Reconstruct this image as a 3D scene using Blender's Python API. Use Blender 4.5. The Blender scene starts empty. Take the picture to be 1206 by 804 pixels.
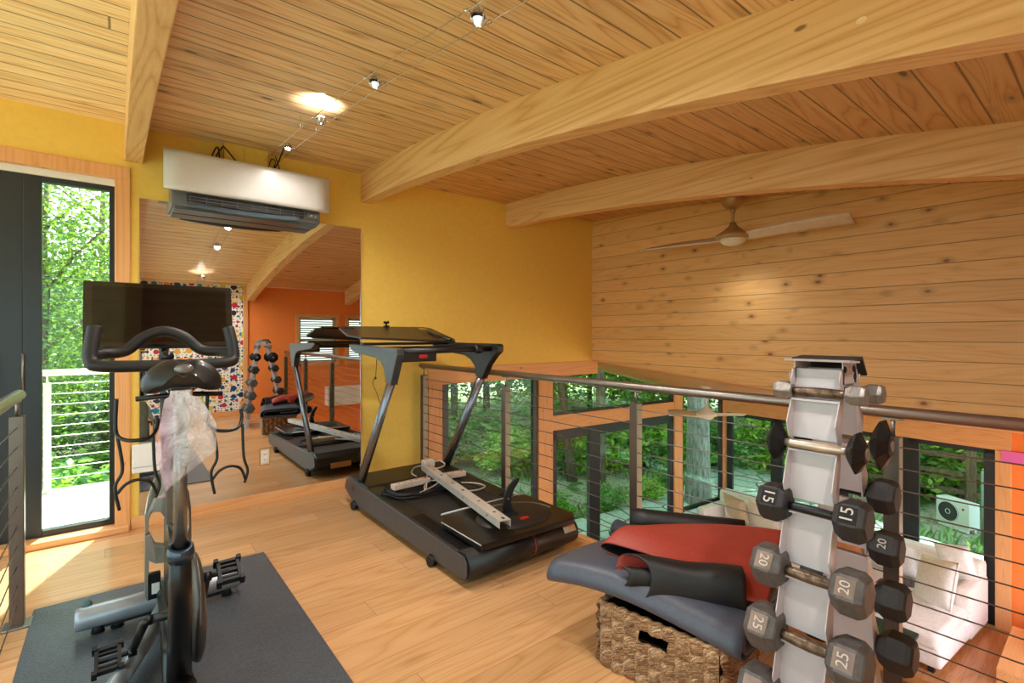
import bpy, bmesh, math, random
import numpy as np
from mathutils import Vector, Matrix, Euler, noise
random.seed(7)
PI = math.pi
K = 0.9            # the whole scene is laid out with an eye height of 1.38 and brought to real size at the end
H = 1.38
SC = bpy.context.scene
COL = SC.collection

# ------------------------------------------------------------------ materials
def new_mat(name):
    m = bpy.data.materials.new(name); m.use_nodes = True
    nt = m.node_tree; nt.nodes.clear()
    out = nt.nodes.new('ShaderNodeOutputMaterial')
    b = nt.nodes.new('ShaderNodeBsdfPrincipled')
    nt.links.new(b.outputs[0], out.inputs[0])
    return m, nt, b, out

class N:
    """tiny node builder"""
    def __init__(s, nt): s.nt = nt
    def _set(s, sock, v):
        if v is None: return
        if hasattr(v, 'is_output'): s.nt.links.new(v, sock)
        else:
            if isinstance(v, tuple) and len(v) == 3 and sock.type == 'RGBA': v = (*v, 1)
            sock.default_value = v
    def math(s, op, a, b=None, c=None, clamp=False):
        n = s.nt.nodes.new('ShaderNodeMath'); n.operation = op; n.use_clamp = clamp
        s._set(n.inputs[0], a); s._set(n.inputs[1], b); s._set(n.inputs[2], c); return n.outputs[0]
    def comb(s, x, y, z):
        n = s.nt.nodes.new('ShaderNodeCombineXYZ')
        for i, v in enumerate((x, y, z)): s._set(n.inputs[i], v)
        return n.outputs[0]
    def sep(s, v):
        n = s.nt.nodes.new('ShaderNodeSeparateXYZ'); s._set(n.inputs[0], v); return n.outputs
    def world(s):
        g = s.nt.nodes.new('ShaderNodeNewGeometry'); n = s.nt.nodes.new('ShaderNodeVectorMath'); n.operation = 'SCALE'
        s.nt.links.new(g.outputs['Position'], n.inputs[0]); n.inputs['Scale'].default_value = 1 / K; return n.outputs[0]
    def obj(s):
        g = s.nt.nodes.new('ShaderNodeTexCoord'); n = s.nt.nodes.new('ShaderNodeVectorMath'); n.operation = 'SCALE'
        s.nt.links.new(g.outputs['Object'], n.inputs[0]); n.inputs['Scale'].default_value = 1 / K; return n.outputs[0]
    def noise(s, vec, scale=5, detail=3, rough=.5, dist=0.0, out=0):
        n = s.nt.nodes.new('ShaderNodeTexNoise'); s._set(n.inputs['Vector'], vec)
        n.inputs['Scale'].default_value = scale; n.inputs['Detail'].default_value = detail
        n.inputs['Roughness'].default_value = rough; n.inputs['Distortion'].default_value = dist; return n.outputs[out]
    def white(s, v, dim='1D', out='Value'):
        n = s.nt.nodes.new('ShaderNodeTexWhiteNoise'); n.noise_dimensions = dim
        s._set(n.inputs['W' if dim == '1D' else 'Vector'], v); return n.outputs[out]
    def voro(s, vec, scale=1, out='Distance', rnd=1.0, feat='F1', dims='3D'):
        n = s.nt.nodes.new('ShaderNodeTexVoronoi'); n.feature = feat; n.voronoi_dimensions = dims
        s._set(n.inputs['Vector'], vec)
        n.inputs['Scale'].default_value = scale; n.inputs['Randomness'].default_value = rnd; return n.outputs[out]
    def ramp(s, fac, stops, interp='LINEAR'):
        n = s.nt.nodes.new('ShaderNodeValToRGB'); s._set(n.inputs[0], fac); cr = n.color_ramp; cr.interpolation = interp
        while len(cr.elements) < len(stops): cr.elements.new(.5)
        for e, (p, c) in zip(cr.elements, stops):
            e.position = p; e.color = (*c, 1) if len(c) == 3 else c
        return n.outputs[0]
    def mix(s, fac, a, b, mode='MIX'):
        n = s.nt.nodes.new('ShaderNodeMix'); n.data_type = 'RGBA'; n.blend_type = mode
        s._set(n.inputs['Factor'], fac); s._set(n.inputs[6], a); s._set(n.inputs[7], b); return n.outputs[2]
    def mapr(s, v, a, b, c=0., d=1., smooth=False):
        n = s.nt.nodes.new('ShaderNodeMapRange'); s._set(n.inputs[0], v)
        if smooth: n.interpolation_type = 'SMOOTHSTEP'
        for i, x in zip((1, 2, 3, 4), (a, b, c, d)): n.inputs[i].default_value = x
        return n.outputs[0]
    def bump(s, h, strength=.3, dist=.01):
        n = s.nt.nodes.new('ShaderNodeBump'); s._set(n.inputs['Height'], h)
        n.inputs['Strength'].default_value = strength; n.inputs['Distance'].default_value = dist; return n.outputs[0]

def lin(c):
    """sRGB 0-255 -> linear"""
    return tuple(((x / 255) / 12.92 if x / 255 <= .04045 else ((x / 255 + .055) / 1.055) ** 2.4) for x in c)

def plain(name, col, rough=.5, metal=0., spec=.5, noise_amt=.06, bump=0., bscale=60, coat=0., sheen=0.):
    m, nt, b, _ = new_mat(name); n = N(nt)
    p = n.obj()
    f = n.noise(p, bscale * .3, 3)
    c = lin(col)
    d = tuple(x * (1 - noise_amt * 2) for x in c); l = tuple(min(1, x * (1 + noise_amt * 2)) for x in c)
    nt.links.new(n.ramp(f, [(.3, d), (.7, l)]), b.inputs['Base Color'])
    b.inputs['Roughness'].default_value = rough; b.inputs['Metallic'].default_value = metal
    b.inputs['Specular IOR Level'].default_value = spec; b.inputs['Coat Weight'].default_value = coat
    b.inputs['Sheen Weight'].default_value = sheen
    if bump: nt.links.new(n.bump(n.noise(p, bscale, 4), bump, .004), b.inputs['Normal'])
    return m

def planks(name, along, across, width, cols, off=0., gap=.012, gapdark=.35, length=2.6, knots=.5, grain=.5, rough=.4,
           knotcol=(70, 38, 14), gscale=1., spec=.5, gapw=1., tv=.14, kfreq=2.6, kr=.12):
    """boards running along one world axis, split across another"""
    m, nt, b, _ = new_mat(name); n = N(nt)
    s = n.sep(n.world()); A, C = s[along], s[across]
    third = s[3 - along - across]
    t = n.math('DIVIDE', n.math('SUBTRACT', C, off), width)
    row = n.math('FLOOR', t); fr = n.math('SUBTRACT', t, row)
    r1 = n.white(row)
    seg = n.math('FLOOR', n.math('DIVIDE', n.math('ADD', A, n.math('MULTIPLY', r1, 7.3)), length))
    segf = n.math('SUBTRACT', n.math('DIVIDE', n.math('ADD', A, n.math('MULTIPLY', r1, 7.3)), length), seg)
    r2 = n.white(n.math('ADD', n.math('MULTIPLY', row, 17.13), n.math('MULTIPLY', seg, 3.7)))
    oa = n.math('ADD', n.math('MULTIPLY', A, 1.), n.math('MULTIPLY', r2, 31.))
    oc = n.math('ADD', C, n.math('MULTIPLY', r2, 5.7))
    wob = n.noise(n.comb(n.math('MULTIPLY', oa, .9), n.math('MULTIPLY', oc, 4), r2), 1., 2)
    gv = n.comb(n.math('MULTIPLY', oa, .42 * gscale), n.math('ADD', n.math('MULTIPLY', oc, 7. * gscale), n.math('MULTIPLY', wob, 1.2)), n.math('MULTIPLY', r2, 9.))
    g1 = n.noise(gv, 1.5, 1, .4, .2)
    g2 = n.noise(n.comb(n.math('MULTIPLY', oa, 3.), n.math('MULTIPLY', oc, 60.), r2), 3., 2)
    rings = n.math('POWER', n.math('ABSOLUTE', n.math('SINE', n.math('MULTIPLY', g1, 30.))), .6)
    broad = n.noise(n.comb(n.math('MULTIPLY', oa, .8), n.math('MULTIPLY', oc, 16.), r2), 1.6, 3)
    gr = n.math('ADD', n.math('MULTIPLY', rings, .42), n.math('ADD', n.math('MULTIPLY', g2, .25), n.math('MULTIPLY', broad, .36)))
    c0, c1, c2 = [lin(c) for c in cols]
    base = n.ramp(n.math('ADD', n.math('MULTIPLY', n.math('SUBTRACT', gr, .5), grain), .5), [(.12, c0), (.5, c1), (.85, c2)])
    tone = n.mapr(r2, 0, 1, 1 - tv, 1 + tv * .9)
    base = n.mix(1., base, n.comb(tone, tone, n.math('POWER', tone, 1.25)), 'MULTIPLY')
    if knots:
        kv = n.comb(n.math('MULTIPLY', oa, kfreq), n.math('MULTIPLY', oc, 7.0), r2)
        kd = n.math('ADD', n.voro(kv, 1.), n.math('MULTIPLY', n.math('SUBTRACT', n.noise(kv, 3.), .5), .12))
        keep = n.math('GREATER_THAN', n.white(n.voro(kv, 1., 'Position'), '3D'), 1 - knots)
        km = n.math('MULTIPLY', n.mapr(kd, kr * .45, kr, 1., 0., True), keep)
        kh = n.math('MULTIPLY', n.mapr(kd, .1, .33, .38, 0., True), keep)
        base = n.mix(kh, base, lin(tuple(x * .72 for x in cols[0])))
        base = n.mix(n.math('MULTIPLY', km, .85), base, lin(knotcol))
    e = n.math('MULTIPLY', n.math('MINIMUM', fr, n.math('SUBTRACT', 1., fr)), width)
    e2 = n.math('MULTIPLY', n.math('MINIMUM', segf, n.math('SUBTRACT', 1., segf)), length)
    e = n.math('MINIMUM', n.math('DIVIDE', e, gapw), e2)
    gm = n.mapr(e, 0., gap * .5, 1., 0., True)
    base = n.mix(n.math('MULTIPLY', gm, 1 - gapdark), base, lin((66, 34, 12)))
    nt.links.new(base, b.inputs['Base Color'])
    b.inputs['Roughness'].default_value = rough; b.inputs['Specular IOR Level'].default_value = spec
    hgt = n.math('ADD', n.math('MULTIPLY', n.math('SUBTRACT', 1., gm), 1.), n.math('MULTIPLY', gr, .06))
    nt.links.new(n.bump(hgt, .35, .006), b.inputs['Normal'])
    return m

def solidwood(name, axis, cols, scale=1., rough=.45, grain=1., useobj=False):
    """a beam or board of one piece, grain along `axis`"""
    m, nt, b, _ = new_mat(name); n = N(nt)
    s = n.sep(n.obj() if useobj else n.world())
    a = s[axis]; o = [s[i] for i in range(3) if i != axis]
    w = n.noise(n.comb(n.math('MULTIPLY', a, .32 * scale), n.math('MULTIPLY', o[0], 6. * scale), n.math('MULTIPLY', o[1], 6. * scale)), 1.2, 1, .4, .15)
    fine = n.noise(n.comb(n.math('MULTIPLY', a, 1.4), n.math('MULTIPLY', o[0], 46.), n.math('MULTIPLY', o[1], 46.)), 2., 3)
    r = n.math('SUBTRACT', n.math('MULTIPLY', n.math('POWER', n.math('ABSOLUTE', n.math('SINE', n.math('MULTIPLY', w, 38.))), .5), 2.), 1.2)
    g = n.math('ADD', n.math('MULTIPLY', r, .22 * grain), n.math('ADD', .5, n.math('MULTIPLY', n.math('SUBTRACT', fine, .5), .5 * grain)))
    c0, c1, c2 = [lin(c) for c in cols]
    base = n.ramp(g, [(.2, c0), (.5, c1), (.8, c2)])
    kd = n.voro(n.comb(n.math('MULTIPLY', a, 2.6), n.math('MULTIPLY', o[0], 6.), n.math('MULTIPLY', o[1], 6.)), 1.)
    base = n.mix(n.mapr(kd, .03, .07, .75, 0., True), base, lin((92, 52, 22)))
    nt.links.new(base, b.inputs['Base Color'])
    b.inputs['Roughness'].default_value = rough
    nt.links.new(n.bump(g, .08, .004), b.inputs['Normal'])
    return m

def glassmat(name, tint=(235, 248, 244), refl=.06):
    """thin pane: mostly transparent with a faint reflection"""
    m = bpy.data.materials.new(name); m.use_nodes = True; nt = m.node_tree; nt.nodes.clear()
    out = nt.nodes.new('ShaderNodeOutputMaterial'); mx = nt.nodes.new('ShaderNodeMixShader')
    tr = nt.nodes.new('ShaderNodeBsdfTransparent'); gl = nt.nodes.new('ShaderNodeBsdfGlossy')
    lw = nt.nodes.new('ShaderNodeLayerWeight'); lw.inputs[0].default_value = .15
    n = N(nt)
    f = n.math('MINIMUM', n.math('ADD', n.math('MULTIPLY', lw.outputs['Fresnel'], .4), refl), .7)
    nt.links.new(f, mx.inputs[0]); nt.links.new(tr.outputs[0], mx.inputs[1]); nt.links.new(gl.outputs[0], mx.inputs[2])
    sc_ = n.noise(n.world(), .8, 1)
    c = lin(tint); nt.links.new(n.ramp(sc_, [(0, tuple(x * .97 for x in c)), (1, c)]), tr.inputs[0])
    gl.inputs['Roughness'].default_value = .0
    nt.links.new(mx.outputs[0], out.inputs[0])
    return m

# ------------------------------------------------------------------ mesh builder
def rotm(axis, ang): return Matrix.Rotation(ang, 4, axis)
class MB:
    def __init__(s): s.bm = bmesh.new()
    def _xf(s, vs, M):
        for v in vs: v.co = M @ v.co
    def box(s, lo, hi, M=None, bev=0.):
        lo = Vector(lo); hi = Vector(hi); c = (lo + hi) / 2; d = hi - lo
        r = bmesh.ops.create_cube(s.bm, size=1)
        vs = r['verts']
        for v in vs: v.co = Vector((v.co.x * d.x + c.x, v.co.y * d.y + c.y, v.co.z * d.z + c.z))
        if bev > 0:
            es = list({e for v in vs for e in v.link_edges})
            r2 = bmesh.ops.bevel(s.bm, geom=es, offset=bev, segments=2, affect='EDGES', profile=.6)
            vs = list({v for f in r2['faces'] for v in f.verts} | {v for v in vs if v.is_valid})
        if M: s._xf(vs, M)
        return s
    def cyl(s, p0, p1, r, r1=None, seg=16, caps=True):
        p0 = Vector(p0); p1 = Vector(p1); d = p1 - p0; r1 = r if r1 is None else r1
        q = d.to_track_quat('Z', 'Y').to_matrix().to_4x4(); M = Matrix.Translation(p0) @ q
        a = [s.bm.verts.new(M @ Vector((r * math.cos(2 * PI * i / seg), r * math.sin(2 * PI * i / seg), 0))) for i in range(seg)]
        b = [s.bm.verts.new(M @ Vector((r1 * math.cos(2 * PI * i / seg), r1 * math.sin(2 * PI * i / seg), d.length))) for i in range(seg)]
        for i in range(seg): s.bm.faces.new((a[i], a[(i + 1) % seg], b[(i + 1) % seg], b[i])).smooth = True
        if caps: s.bm.faces.new(a[::-1]); s.bm.faces.new(b)
        return s
    def tube(s, pts, r, seg=10, closed=False, rs=None):
        pts = [Vector(p) for p in pts]; n = len(pts); rings = []
        up = Vector((0, 0, 1)); prev = None
        for i, p in enumerate(pts):
            t = (pts[(i + 1) % n] - pts[i - 1]) if (closed or 0 < i < n - 1) else (pts[1] - pts[0] if i == 0 else pts[-1] - pts[-2])
            t.normalize()
            if prev is None:
                u = t.cross(up) if abs(t.dot(up)) < .95 else t.cross(Vector((1, 0, 0)))
            else: u = prev - t * prev.dot(t)
            u.normalize(); prev = u; w = t.cross(u)
            rr = rs[i] if rs else r
            rings.append([s.bm.verts.new(p + (u * math.cos(2 * PI * k / seg) + w * math.sin(2 * PI * k / seg)) * rr) for k in range(seg)])
        m = n if closed else n - 1
        for i in range(m):
            a, b = rings[i], rings[(i + 1) % n]
            for k in range(seg): s.bm.faces.new((a[k], a[(k + 1) % seg], b[(k + 1) % seg], b[k])).smooth = True
        if not closed: s.bm.faces.new(rings[0][::-1]); s.bm.faces.new(rings[-1])
        return s
    def lathe(s, prof, M=None, seg=32, smooth=True):
        """prof: list of (r,z)"""
        M = M or Matrix(); rings = []
        for r, z in prof:
            if r < 1e-6: rings.append([s.bm.verts.new(M @ Vector((0, 0, z)))])
            else: rings.append([s.bm.verts.new(M @ Vector((r * math.cos(2 * PI * i / seg), r * math.sin(2 * PI * i / seg), z))) for i in range(seg)])
        for a, b in zip(rings, rings[1:]):
            for i in range(seg):
                j = (i + 1) % seg
                if len(a) == 1 and len(b) == 1: continue
                if len(a) == 1: f = s.bm.faces.new((a[0], b[j], b[i]))
                elif len(b) == 1: f = s.bm.faces.new((a[i], a[j], b[0]))
                else: f = s.bm.faces.new((a[i], a[j], b[j], b[i]))
                f.smooth = smooth
        return s
    def prism(s, poly, a0, a1, axis=0):
        """polygon in the plane normal to axis; poly gives the two other coords in xyz order"""
        def P(p, a):
            c = list(p); c.insert(axis, a); return Vector(c)
        A = [s.bm.verts.new(P(p, a0)) for p in poly]; B = [s.bm.verts.new(P(p, a1)) for p in poly]
        n = len(poly)
        s.bm.faces.new(A); s.bm.faces.new(B[::-1])
        for i in range(n): s.bm.faces.new((A[i], B[i], B[(i + 1) % n], A[(i + 1) % n]))
        return s
    def sheet(s, fn, nu, nv, th=0., smooth=True):
        """surface fn(u,v) with u,v in 0..1, optional thickness along the normal"""
        P = [[Vector(fn(i / nu, j / nv)) for j in range(nv + 1)] for i in range(nu + 1)]
        def nrm(i, j):
            a = P[min(i + 1, nu)][j] - P[max(i - 1, 0)][j]; b = P[i][min(j + 1, nv)] - P[i][max(j - 1, 0)]
            c = a.cross(b); return c.normalized() if c.length > 1e-9 else Vector((0, 0, 1))
        V = [[s.bm.verts.new(P[i][j]) for j in range(nv + 1)] for i in range(nu + 1)]
        for i in range(nu):
            for j in range(nv): s.bm.faces.new((V[i][j], V[i + 1][j], V[i + 1][j + 1], V[i][j + 1])).smooth = smooth
        if th:
            W = [[s.bm.verts.new(P[i][j] - nrm(i, j) * th) for j in range(nv + 1)] for i in range(nu + 1)]
            for i in range(nu):
                for j in range(nv):
                    f = s.bm.faces.new((W[i][j], W[i][j + 1], W[i + 1][j + 1], W[i + 1][j])); f.smooth = smooth; f.material_index = 1
            for i in range(nu):
                s.bm.faces.new((V[i][0], W[i][0], W[i + 1][0], V[i + 1][0])); s.bm.faces.new((V[i][nv], V[i + 1][nv], W[i + 1][nv], W[i][nv]))
            for j in range(nv):
                s.bm.faces.new((V[0][j], V[0][j + 1], W[0][j + 1], W[0][j])); s.bm.faces.new((V[nu][j], W[nu][j], W[nu][j + 1], V[nu][j + 1]))
        return s
    def ball(s, c, r, sx=1, sy=1, sz=1, u=16, v=10, M=None):
        rr = bmesh.ops.create_uvsphere(s.bm, u_segments=u, v_segments=v, radius=r)
        for w in rr['verts']:
            w.co = Vector((w.co.x * sx, w.co.y * sy, w.co.z * sz))
            if M: w.co = M @ w.co
            w.co += Vector(c)
        for f in {f for w in rr['verts'] for f in w.link_faces}: f.smooth = True
        return s
    def build(s, name, mat, parent=None, local=False, bevel=0., sub=0, fix=True):
        if fix: bmesh.ops.recalc_face_normals(s.bm, faces=s.bm.faces[:])
        me = bpy.data.meshes.new(name); s.bm.to_mesh(me); s.bm.free()
        o = bpy.data.objects.new(name, me); COL.objects.link(o)
        for mm in (mat if isinstance(mat, (list, tuple)) else [mat]): me.materials.append(mm)
        if parent is not None:
            o.parent = parent
            if not local:
                off = absloc(parent)
                for v in me.vertices: v.co -= off
        if bevel:
            md = o.modifiers.new('bev', 'BEVEL'); md.width = bevel * K; md.segments = 2; md.limit_method = 'ANGLE'; md.angle_limit = math.radians(40)
        if sub:
            md = o.modifiers.new('sub', 'SUBSURF'); md.levels = sub; md.render_levels = sub
        return o
def absloc(o):
    l = Vector(o.location); p = o.parent
    while p: l += p.location; p = p.parent
    return l
def tag(o, label=None, cat=None, group=None, kind=None):
    for k, v in (('label', label), ('category', cat), ('group', group), ('kind', kind)):
        if v: o[k] = v
    return o
def thing(name, label, cat, loc=(0, 0, 0), rz=0., group=None):
    o = bpy.data.objects.new(name, None); COL.objects.link(o); o.location = loc; o.rotation_euler = (0, 0, rz); o.empty_display_size = .1
    return tag(o, label, cat, group)
def struct(name, mb, mat, parent=None, **k):
    o = mb.build(name, mat, parent, **k)
    if parent is None: o['kind'] = 'structure'
    return o
def copy_tree(o, parent=None):
    c = o.copy(); COL.objects.link(c); c.parent = parent
    for ch in list(o.children): copy_tree(ch, c)
    return c
def smoothpath(pts, n=8, closed=False):
    pts = [Vector(p) for p in pts]; out = []; m = len(pts)
    rng = range(m) if closed else range(m - 1)
    for i in rng:
        p0 = pts[(i - 1) % m] if (closed or i > 0) else pts[0]; p1 = pts[i]; p2 = pts[(i + 1) % m]
        p3 = pts[(i + 2) % m] if (closed or i + 2 < m) else pts[-1]
        for k in range(n):
            t = k / n
            out.append(.5 * ((2 * p1) + (-p0 + p2) * t + (2 * p0 - 5 * p1 + 4 * p2 - p3) * t * t + (-p0 + 3 * p1 - 3 * p2 + p3) * t ** 3))
    if not closed: out.append(pts[-1])
    return out
def textmesh(txt, size, depth=.002, align='CENTER'):
    cu = bpy.data.curves.new('t', 'FONT'); cu.body = txt; cu.size = size; cu.extrude = depth; cu.align_x = align; cu.align_y = 'CENTER'
    o = bpy.data.objects.new('t', cu); COL.objects.link(o)
    bpy.context.view_layer.update()
    me = bpy.data.meshes.new_from_object(o.evaluated_get(bpy.context.evaluated_depsgraph_get()))
    bpy.data.objects.remove(o); return me
P_WORLD, P_SUN, P_LAMP, P_UP, P_FAN, P_EXP = .68, 20., 43., 5., 7., .54
# ------------------------------------------------------------------ material library
M_ceil = planks('ceiling_pine', 0, 1, .14, [(184, 131, 78), (230, 187, 133), (246, 216, 170)], gap=.016, gapdark=.15, knots=.5, grain=1.15, rough=.36, length=60, tv=.07)
M_wallwood = planks('wall_pine', 1, 2, .1494, [(204, 152, 84), (226, 178, 108), (238, 198, 132)], off=.1304, gap=.010, knots=.75, grain=.7, rough=.5, length=60, tv=.06, knotcol=(132, 74, 30), kfreq=4.2, kr=.13)
M_floor = planks('floor_oak', 0, 1, .165, [(172, 120, 74), (202, 152, 102), (216, 172, 124)], gap=.004, gapdark=.5, knots=.10, grain=.7, rough=.24, length=1.5, knotcol=(120, 70, 34))
M_floor2 = planks('lower_floor_oak', 0, 1, .12, [(140, 84, 44), (176, 116, 66), (198, 142, 88)], gap=.004, gapdark=.5, knots=.05, grain=.7, rough=.3)
WOODC = [(176, 116, 62), (214, 158, 100), (232, 186, 132)]
M_beam = solidwood('beam_pine', 1, [(202, 152, 92), (224, 176, 116), (236, 196, 142)], .8, .5, 1.)
M_woodX = solidwood('fir_board_x', 0, [(200, 136, 80), (222, 160, 102), (232, 180, 124)], grain=.55)
M_woodY = solidwood('fir_board_y', 1, [(200, 136, 80), (222, 160, 102), (232, 180, 124)], grain=.55)
M_woodZ = solidwood('fir_board_z', 2, [(200, 136, 80), (222, 160, 102), (232, 180, 124)], grain=.55)
M_soffit = solidwood('soffit_board', 1, [(190, 128, 68), (216, 156, 92), (228, 174, 110)], .6, grain=.5)
def paint(name, col, rough=.62):
    return plain(name, col, rough, noise_amt=.015, bump=.06, bscale=90, spec=.35)
M_yellow = paint('yellow_paint', (236, 198, 94))
M_orange = paint('orange_paint', (242, 136, 66))
M_dimslats = plain('dimming_slat_grey', (176, 190, 172), .5, noise_amt=.02)
M_pink = paint('pink_paint', (232, 110, 190))
M_white = plain('white_plastic', (232, 230, 226), .35, noise_amt=.01)
M_blackframe = plain('black_window_frame', (22, 27, 32), .35, noise_amt=.05)
M_glass = glassmat('window_glass', refl=.012)
M_glass2 = glassmat('lower_window_glass', (226, 246, 240), .012)
def steel(name, col=(148, 138, 130), rough=.34):
    m, nt, b, _ = new_mat(name); n = N(nt); p = n.obj()
    s = n.sep(p); f = n.noise(n.comb(n.math('MULTIPLY', s[0], 4.), n.math('MULTIPLY', s[1], 4.), n.math('MULTIPLY', s[2], 90.)), 1., 2)
    c = lin(col); nt.links.new(n.ramp(f, [(.2, tuple(x * .94 for x in c)), (.8, c)]), b.inputs['Base Color'])
    b.inputs['Metallic'].default_value = .85; nt.links.new(n.mapr(f, 0, 1, rough * .95, rough * 1.05), b.inputs['Roughness']); return m
M_steel = steel('brushed_steel')
M_post = steel('post_steel', (112, 100, 92), .3)
M_cable = steel('steel_cable', (120, 116, 112), .35)
M_alu = plain('aluminium', (214, 206, 196), .35, .35, noise_amt=.03)
M_chrome = steel('chrome', (225, 225, 228), .08)

def zc(y): return 2.87 - .0211 * (y - 4.9) ** 2
XW = 4.92; YW = 4.43; YB = -.68; XL = -2.3; FL = -2.6
# floor of the loft
mb = MB(); mb.box((XL, YB, -.28), (2.47, YW + .15, 0.)); struct('floor', mb, M_floor)
mb = MB(); mb.box((2.44, YB, -.28), (2.5, YW, .012)); struct('trim_1', mb, M_woodY)
# yellow wall with door opening, window wall plane Y = YW
mb = MB()
mb.box((XL, YW, 0), (-1.45, YW + .15, 3.0))
mb.box((-1.45, YW, 2.5), (.03, YW + .15, 3.0))
mb.box((.03, YW, 0), (2.47, YW + .15, 3.0))
mb.box((2.47, YW, 1.03), (XW + .1, YW + .15, 3.0))
struct('wall_front', mb, M_yellow)
mb = MB(); mb.box((2.47, YW - .012, .865), (XW + .1, YW + .17, 1.04)); struct('trim_2', mb, M_woodX, bevel=.003)
mb = MB(); mb.box((2.475, YW - .005, FL), (2.64, YW + .16, .865)); struct('trim_3', mb, M_woodZ, bevel=.003)
mb = MB(); mb.box((XL, YW, FL), (2.475, YW + .15, -.28)); struct('wall_front_lower', mb, M_yellow)
# baseboards
mb = MB(); mb.box((.09, YW - .018, 0), (2.44, YW, .085)); struct('baseboard_front', mb, M_woodX, bevel=.003)
mb = MB(); mb.box((-.1, YB, 0), (1.72, YB + .018, .09)); struct('baseboard_back', mb, M_woodX, bevel=.003)
# ceiling: arched boards
mb = MB(); ny = 40
mb.sheet(lambda u, v: (XL + u * (XW + .1 - XL), YB + v * (YW + .15 - YB), zc(YB + v * (YW + .15 - YB))), 1, ny, -.12)
struct('ceiling', mb, M_ceil)
# wood wall (right) with a gently sloping lower edge
def zlow(y): return .705 + .084 * (y - .446)
mb = MB(); ys = np.linspace(YB - .1, YW + .02, 30)
poly = [(y, zlow(y)) for y in ys] + [(y, zc(y) + .05) for y in ys[::-1]]
mb.prism(poly, XW, XW + .14, 0); struct('wall_right', mb, M_wallwood)
mb = MB(); mb.prism([(YB, zlow(YB)), (YW, zlow(YW)), (YW, zlow(YW) + .012), (YB, zlow(YB) + .012)], XW - .012, XW + .0, 0)
struct('trim_4', mb, M_woodY)
# beams: arched glulams
def beam(x0, x1, y1=YW + .01):
    b = MB(); ys = np.linspace(YB + .02, y1, 36)
    poly = [(y, zc(y) - .262) for y in ys] + [(y, zc(y) + .01) for y in ys[::-1]]
    b.prism(poly, x0, x1, 0); return b
for i, (x0, lab) in enumerate([(.052, 'arched pine ceiling beam above the black door, left of the wall air conditioner'),
                     (1.77, 'long arched pine beam across the middle of the ceiling, ending right of the mirror'),
                     (3.47, 'arched pine beam in front of the ceiling fan and knotty wood wall')]):
    o = beam(x0, x0 + .105 + .01 * i).build('ceiling_beam', M_beam, bevel=.006)
    tag(o, lab, 'beam', 'arched ceiling beams', 'thing')
# patch on the middle beam
mb = MB(); mb.lathe([(0, 0), (.013, 0)], Matrix.Translation((1.7685, .505, 2.335)) @ rotm('Y', -PI / 2) @ Matrix.Diagonal((.8, 1.1, 1, 1)), 20)
mb.build('filled_knot', plain('knot_filler', (240, 212, 168), .5), [q for q in bpy.data.objects if q.get('category') == 'beam' and 'middle' in q['label']][0])
# ------------------------------------------------------------------ back wall: polka dot paper, orange wall, windows (seen in the mirror)
def polka():
    m, nt, b, _ = new_mat('polka_dot_paper'); n = N(nt); s = n.sep(n.world())
    base = (*lin((236, 234, 224)), 1)
    out = None
    col = None; mask = None
    for k, (sc, th, ox) in enumerate([(6.5, .31, 0.), (12., .29, 3.3), (22., .27, 7.7)]):
        v = n.comb(n.math('ADD', s[0], ox), s[2], 0.)
        d = n.voro(v, sc, 'Distance', .4, dims='2D'); p = n.voro(v, sc, 'Position', .4, dims='2D')
        r = n.white(p, '3D'); c = n.ramp(n.white(n.math('MULTIPLY', r, 91.7)), [(0, lin((20, 60, 120))), (.16, lin((190, 20, 60))), (.32, lin((0, 130, 170))), (.48, lin((228, 160, 60))), (.64, lin((30, 24, 60))), (.8, lin((190, 190, 60))), (.9, lin((110, 30, 80)))], 'CONSTANT')
        mk = n.math('MULTIPLY', n.math('LESS_THAN', d, n.mapr(r, 0, 1, th * .65, th)), n.math('GREATER_THAN', r, .12))
        if col is None: col = n.mix(mk, base, c)
        else: col = n.mix(n.math('MULTIPLY', mk, n.math('SUBTRACT', 1., mask)), col, c)
        mask = mk if mask is None else n.math('MAXIMUM', mask, mk)
    nt.links.new(col, b.inputs['Base Color']); b.inputs['Roughness'].default_value = .6; return m
M_polka = polka()
mb = MB(); mb.box((-.1, YB - .15, -.28), (1.72, YB, 2.3)); struct('wall_back', mb, M_polka)
mb = MB(); mb.box((1.72, YB - .1, -.28), (1.79, YB + .03, 2.3)); struct('trim_5', mb, M_woodZ, bevel=.003)
mb = MB()   # orange wall down to the lower floor, with two window openings
W1 = (2.64, 3.31, .86, 1.70); W2 = (3.55, 4.22, .86, 1.70)
mb.box((1.79, YB - .15, FL), (XW + .15, YB, .86)); mb.box((1.79, YB - .15, 1.70), (XW + .15, YB, 2.35))
mb.box((1.79, YB - .15, .86), (2.64, YB, 1.70)); mb.box((3.31, YB - .15, .86), (3.55, YB, 1.7)); mb.box((4.22, YB - .15, .86), (XW + .15, YB, 1.7))
struct('wall_back_orange', mb, M_orange)
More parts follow.
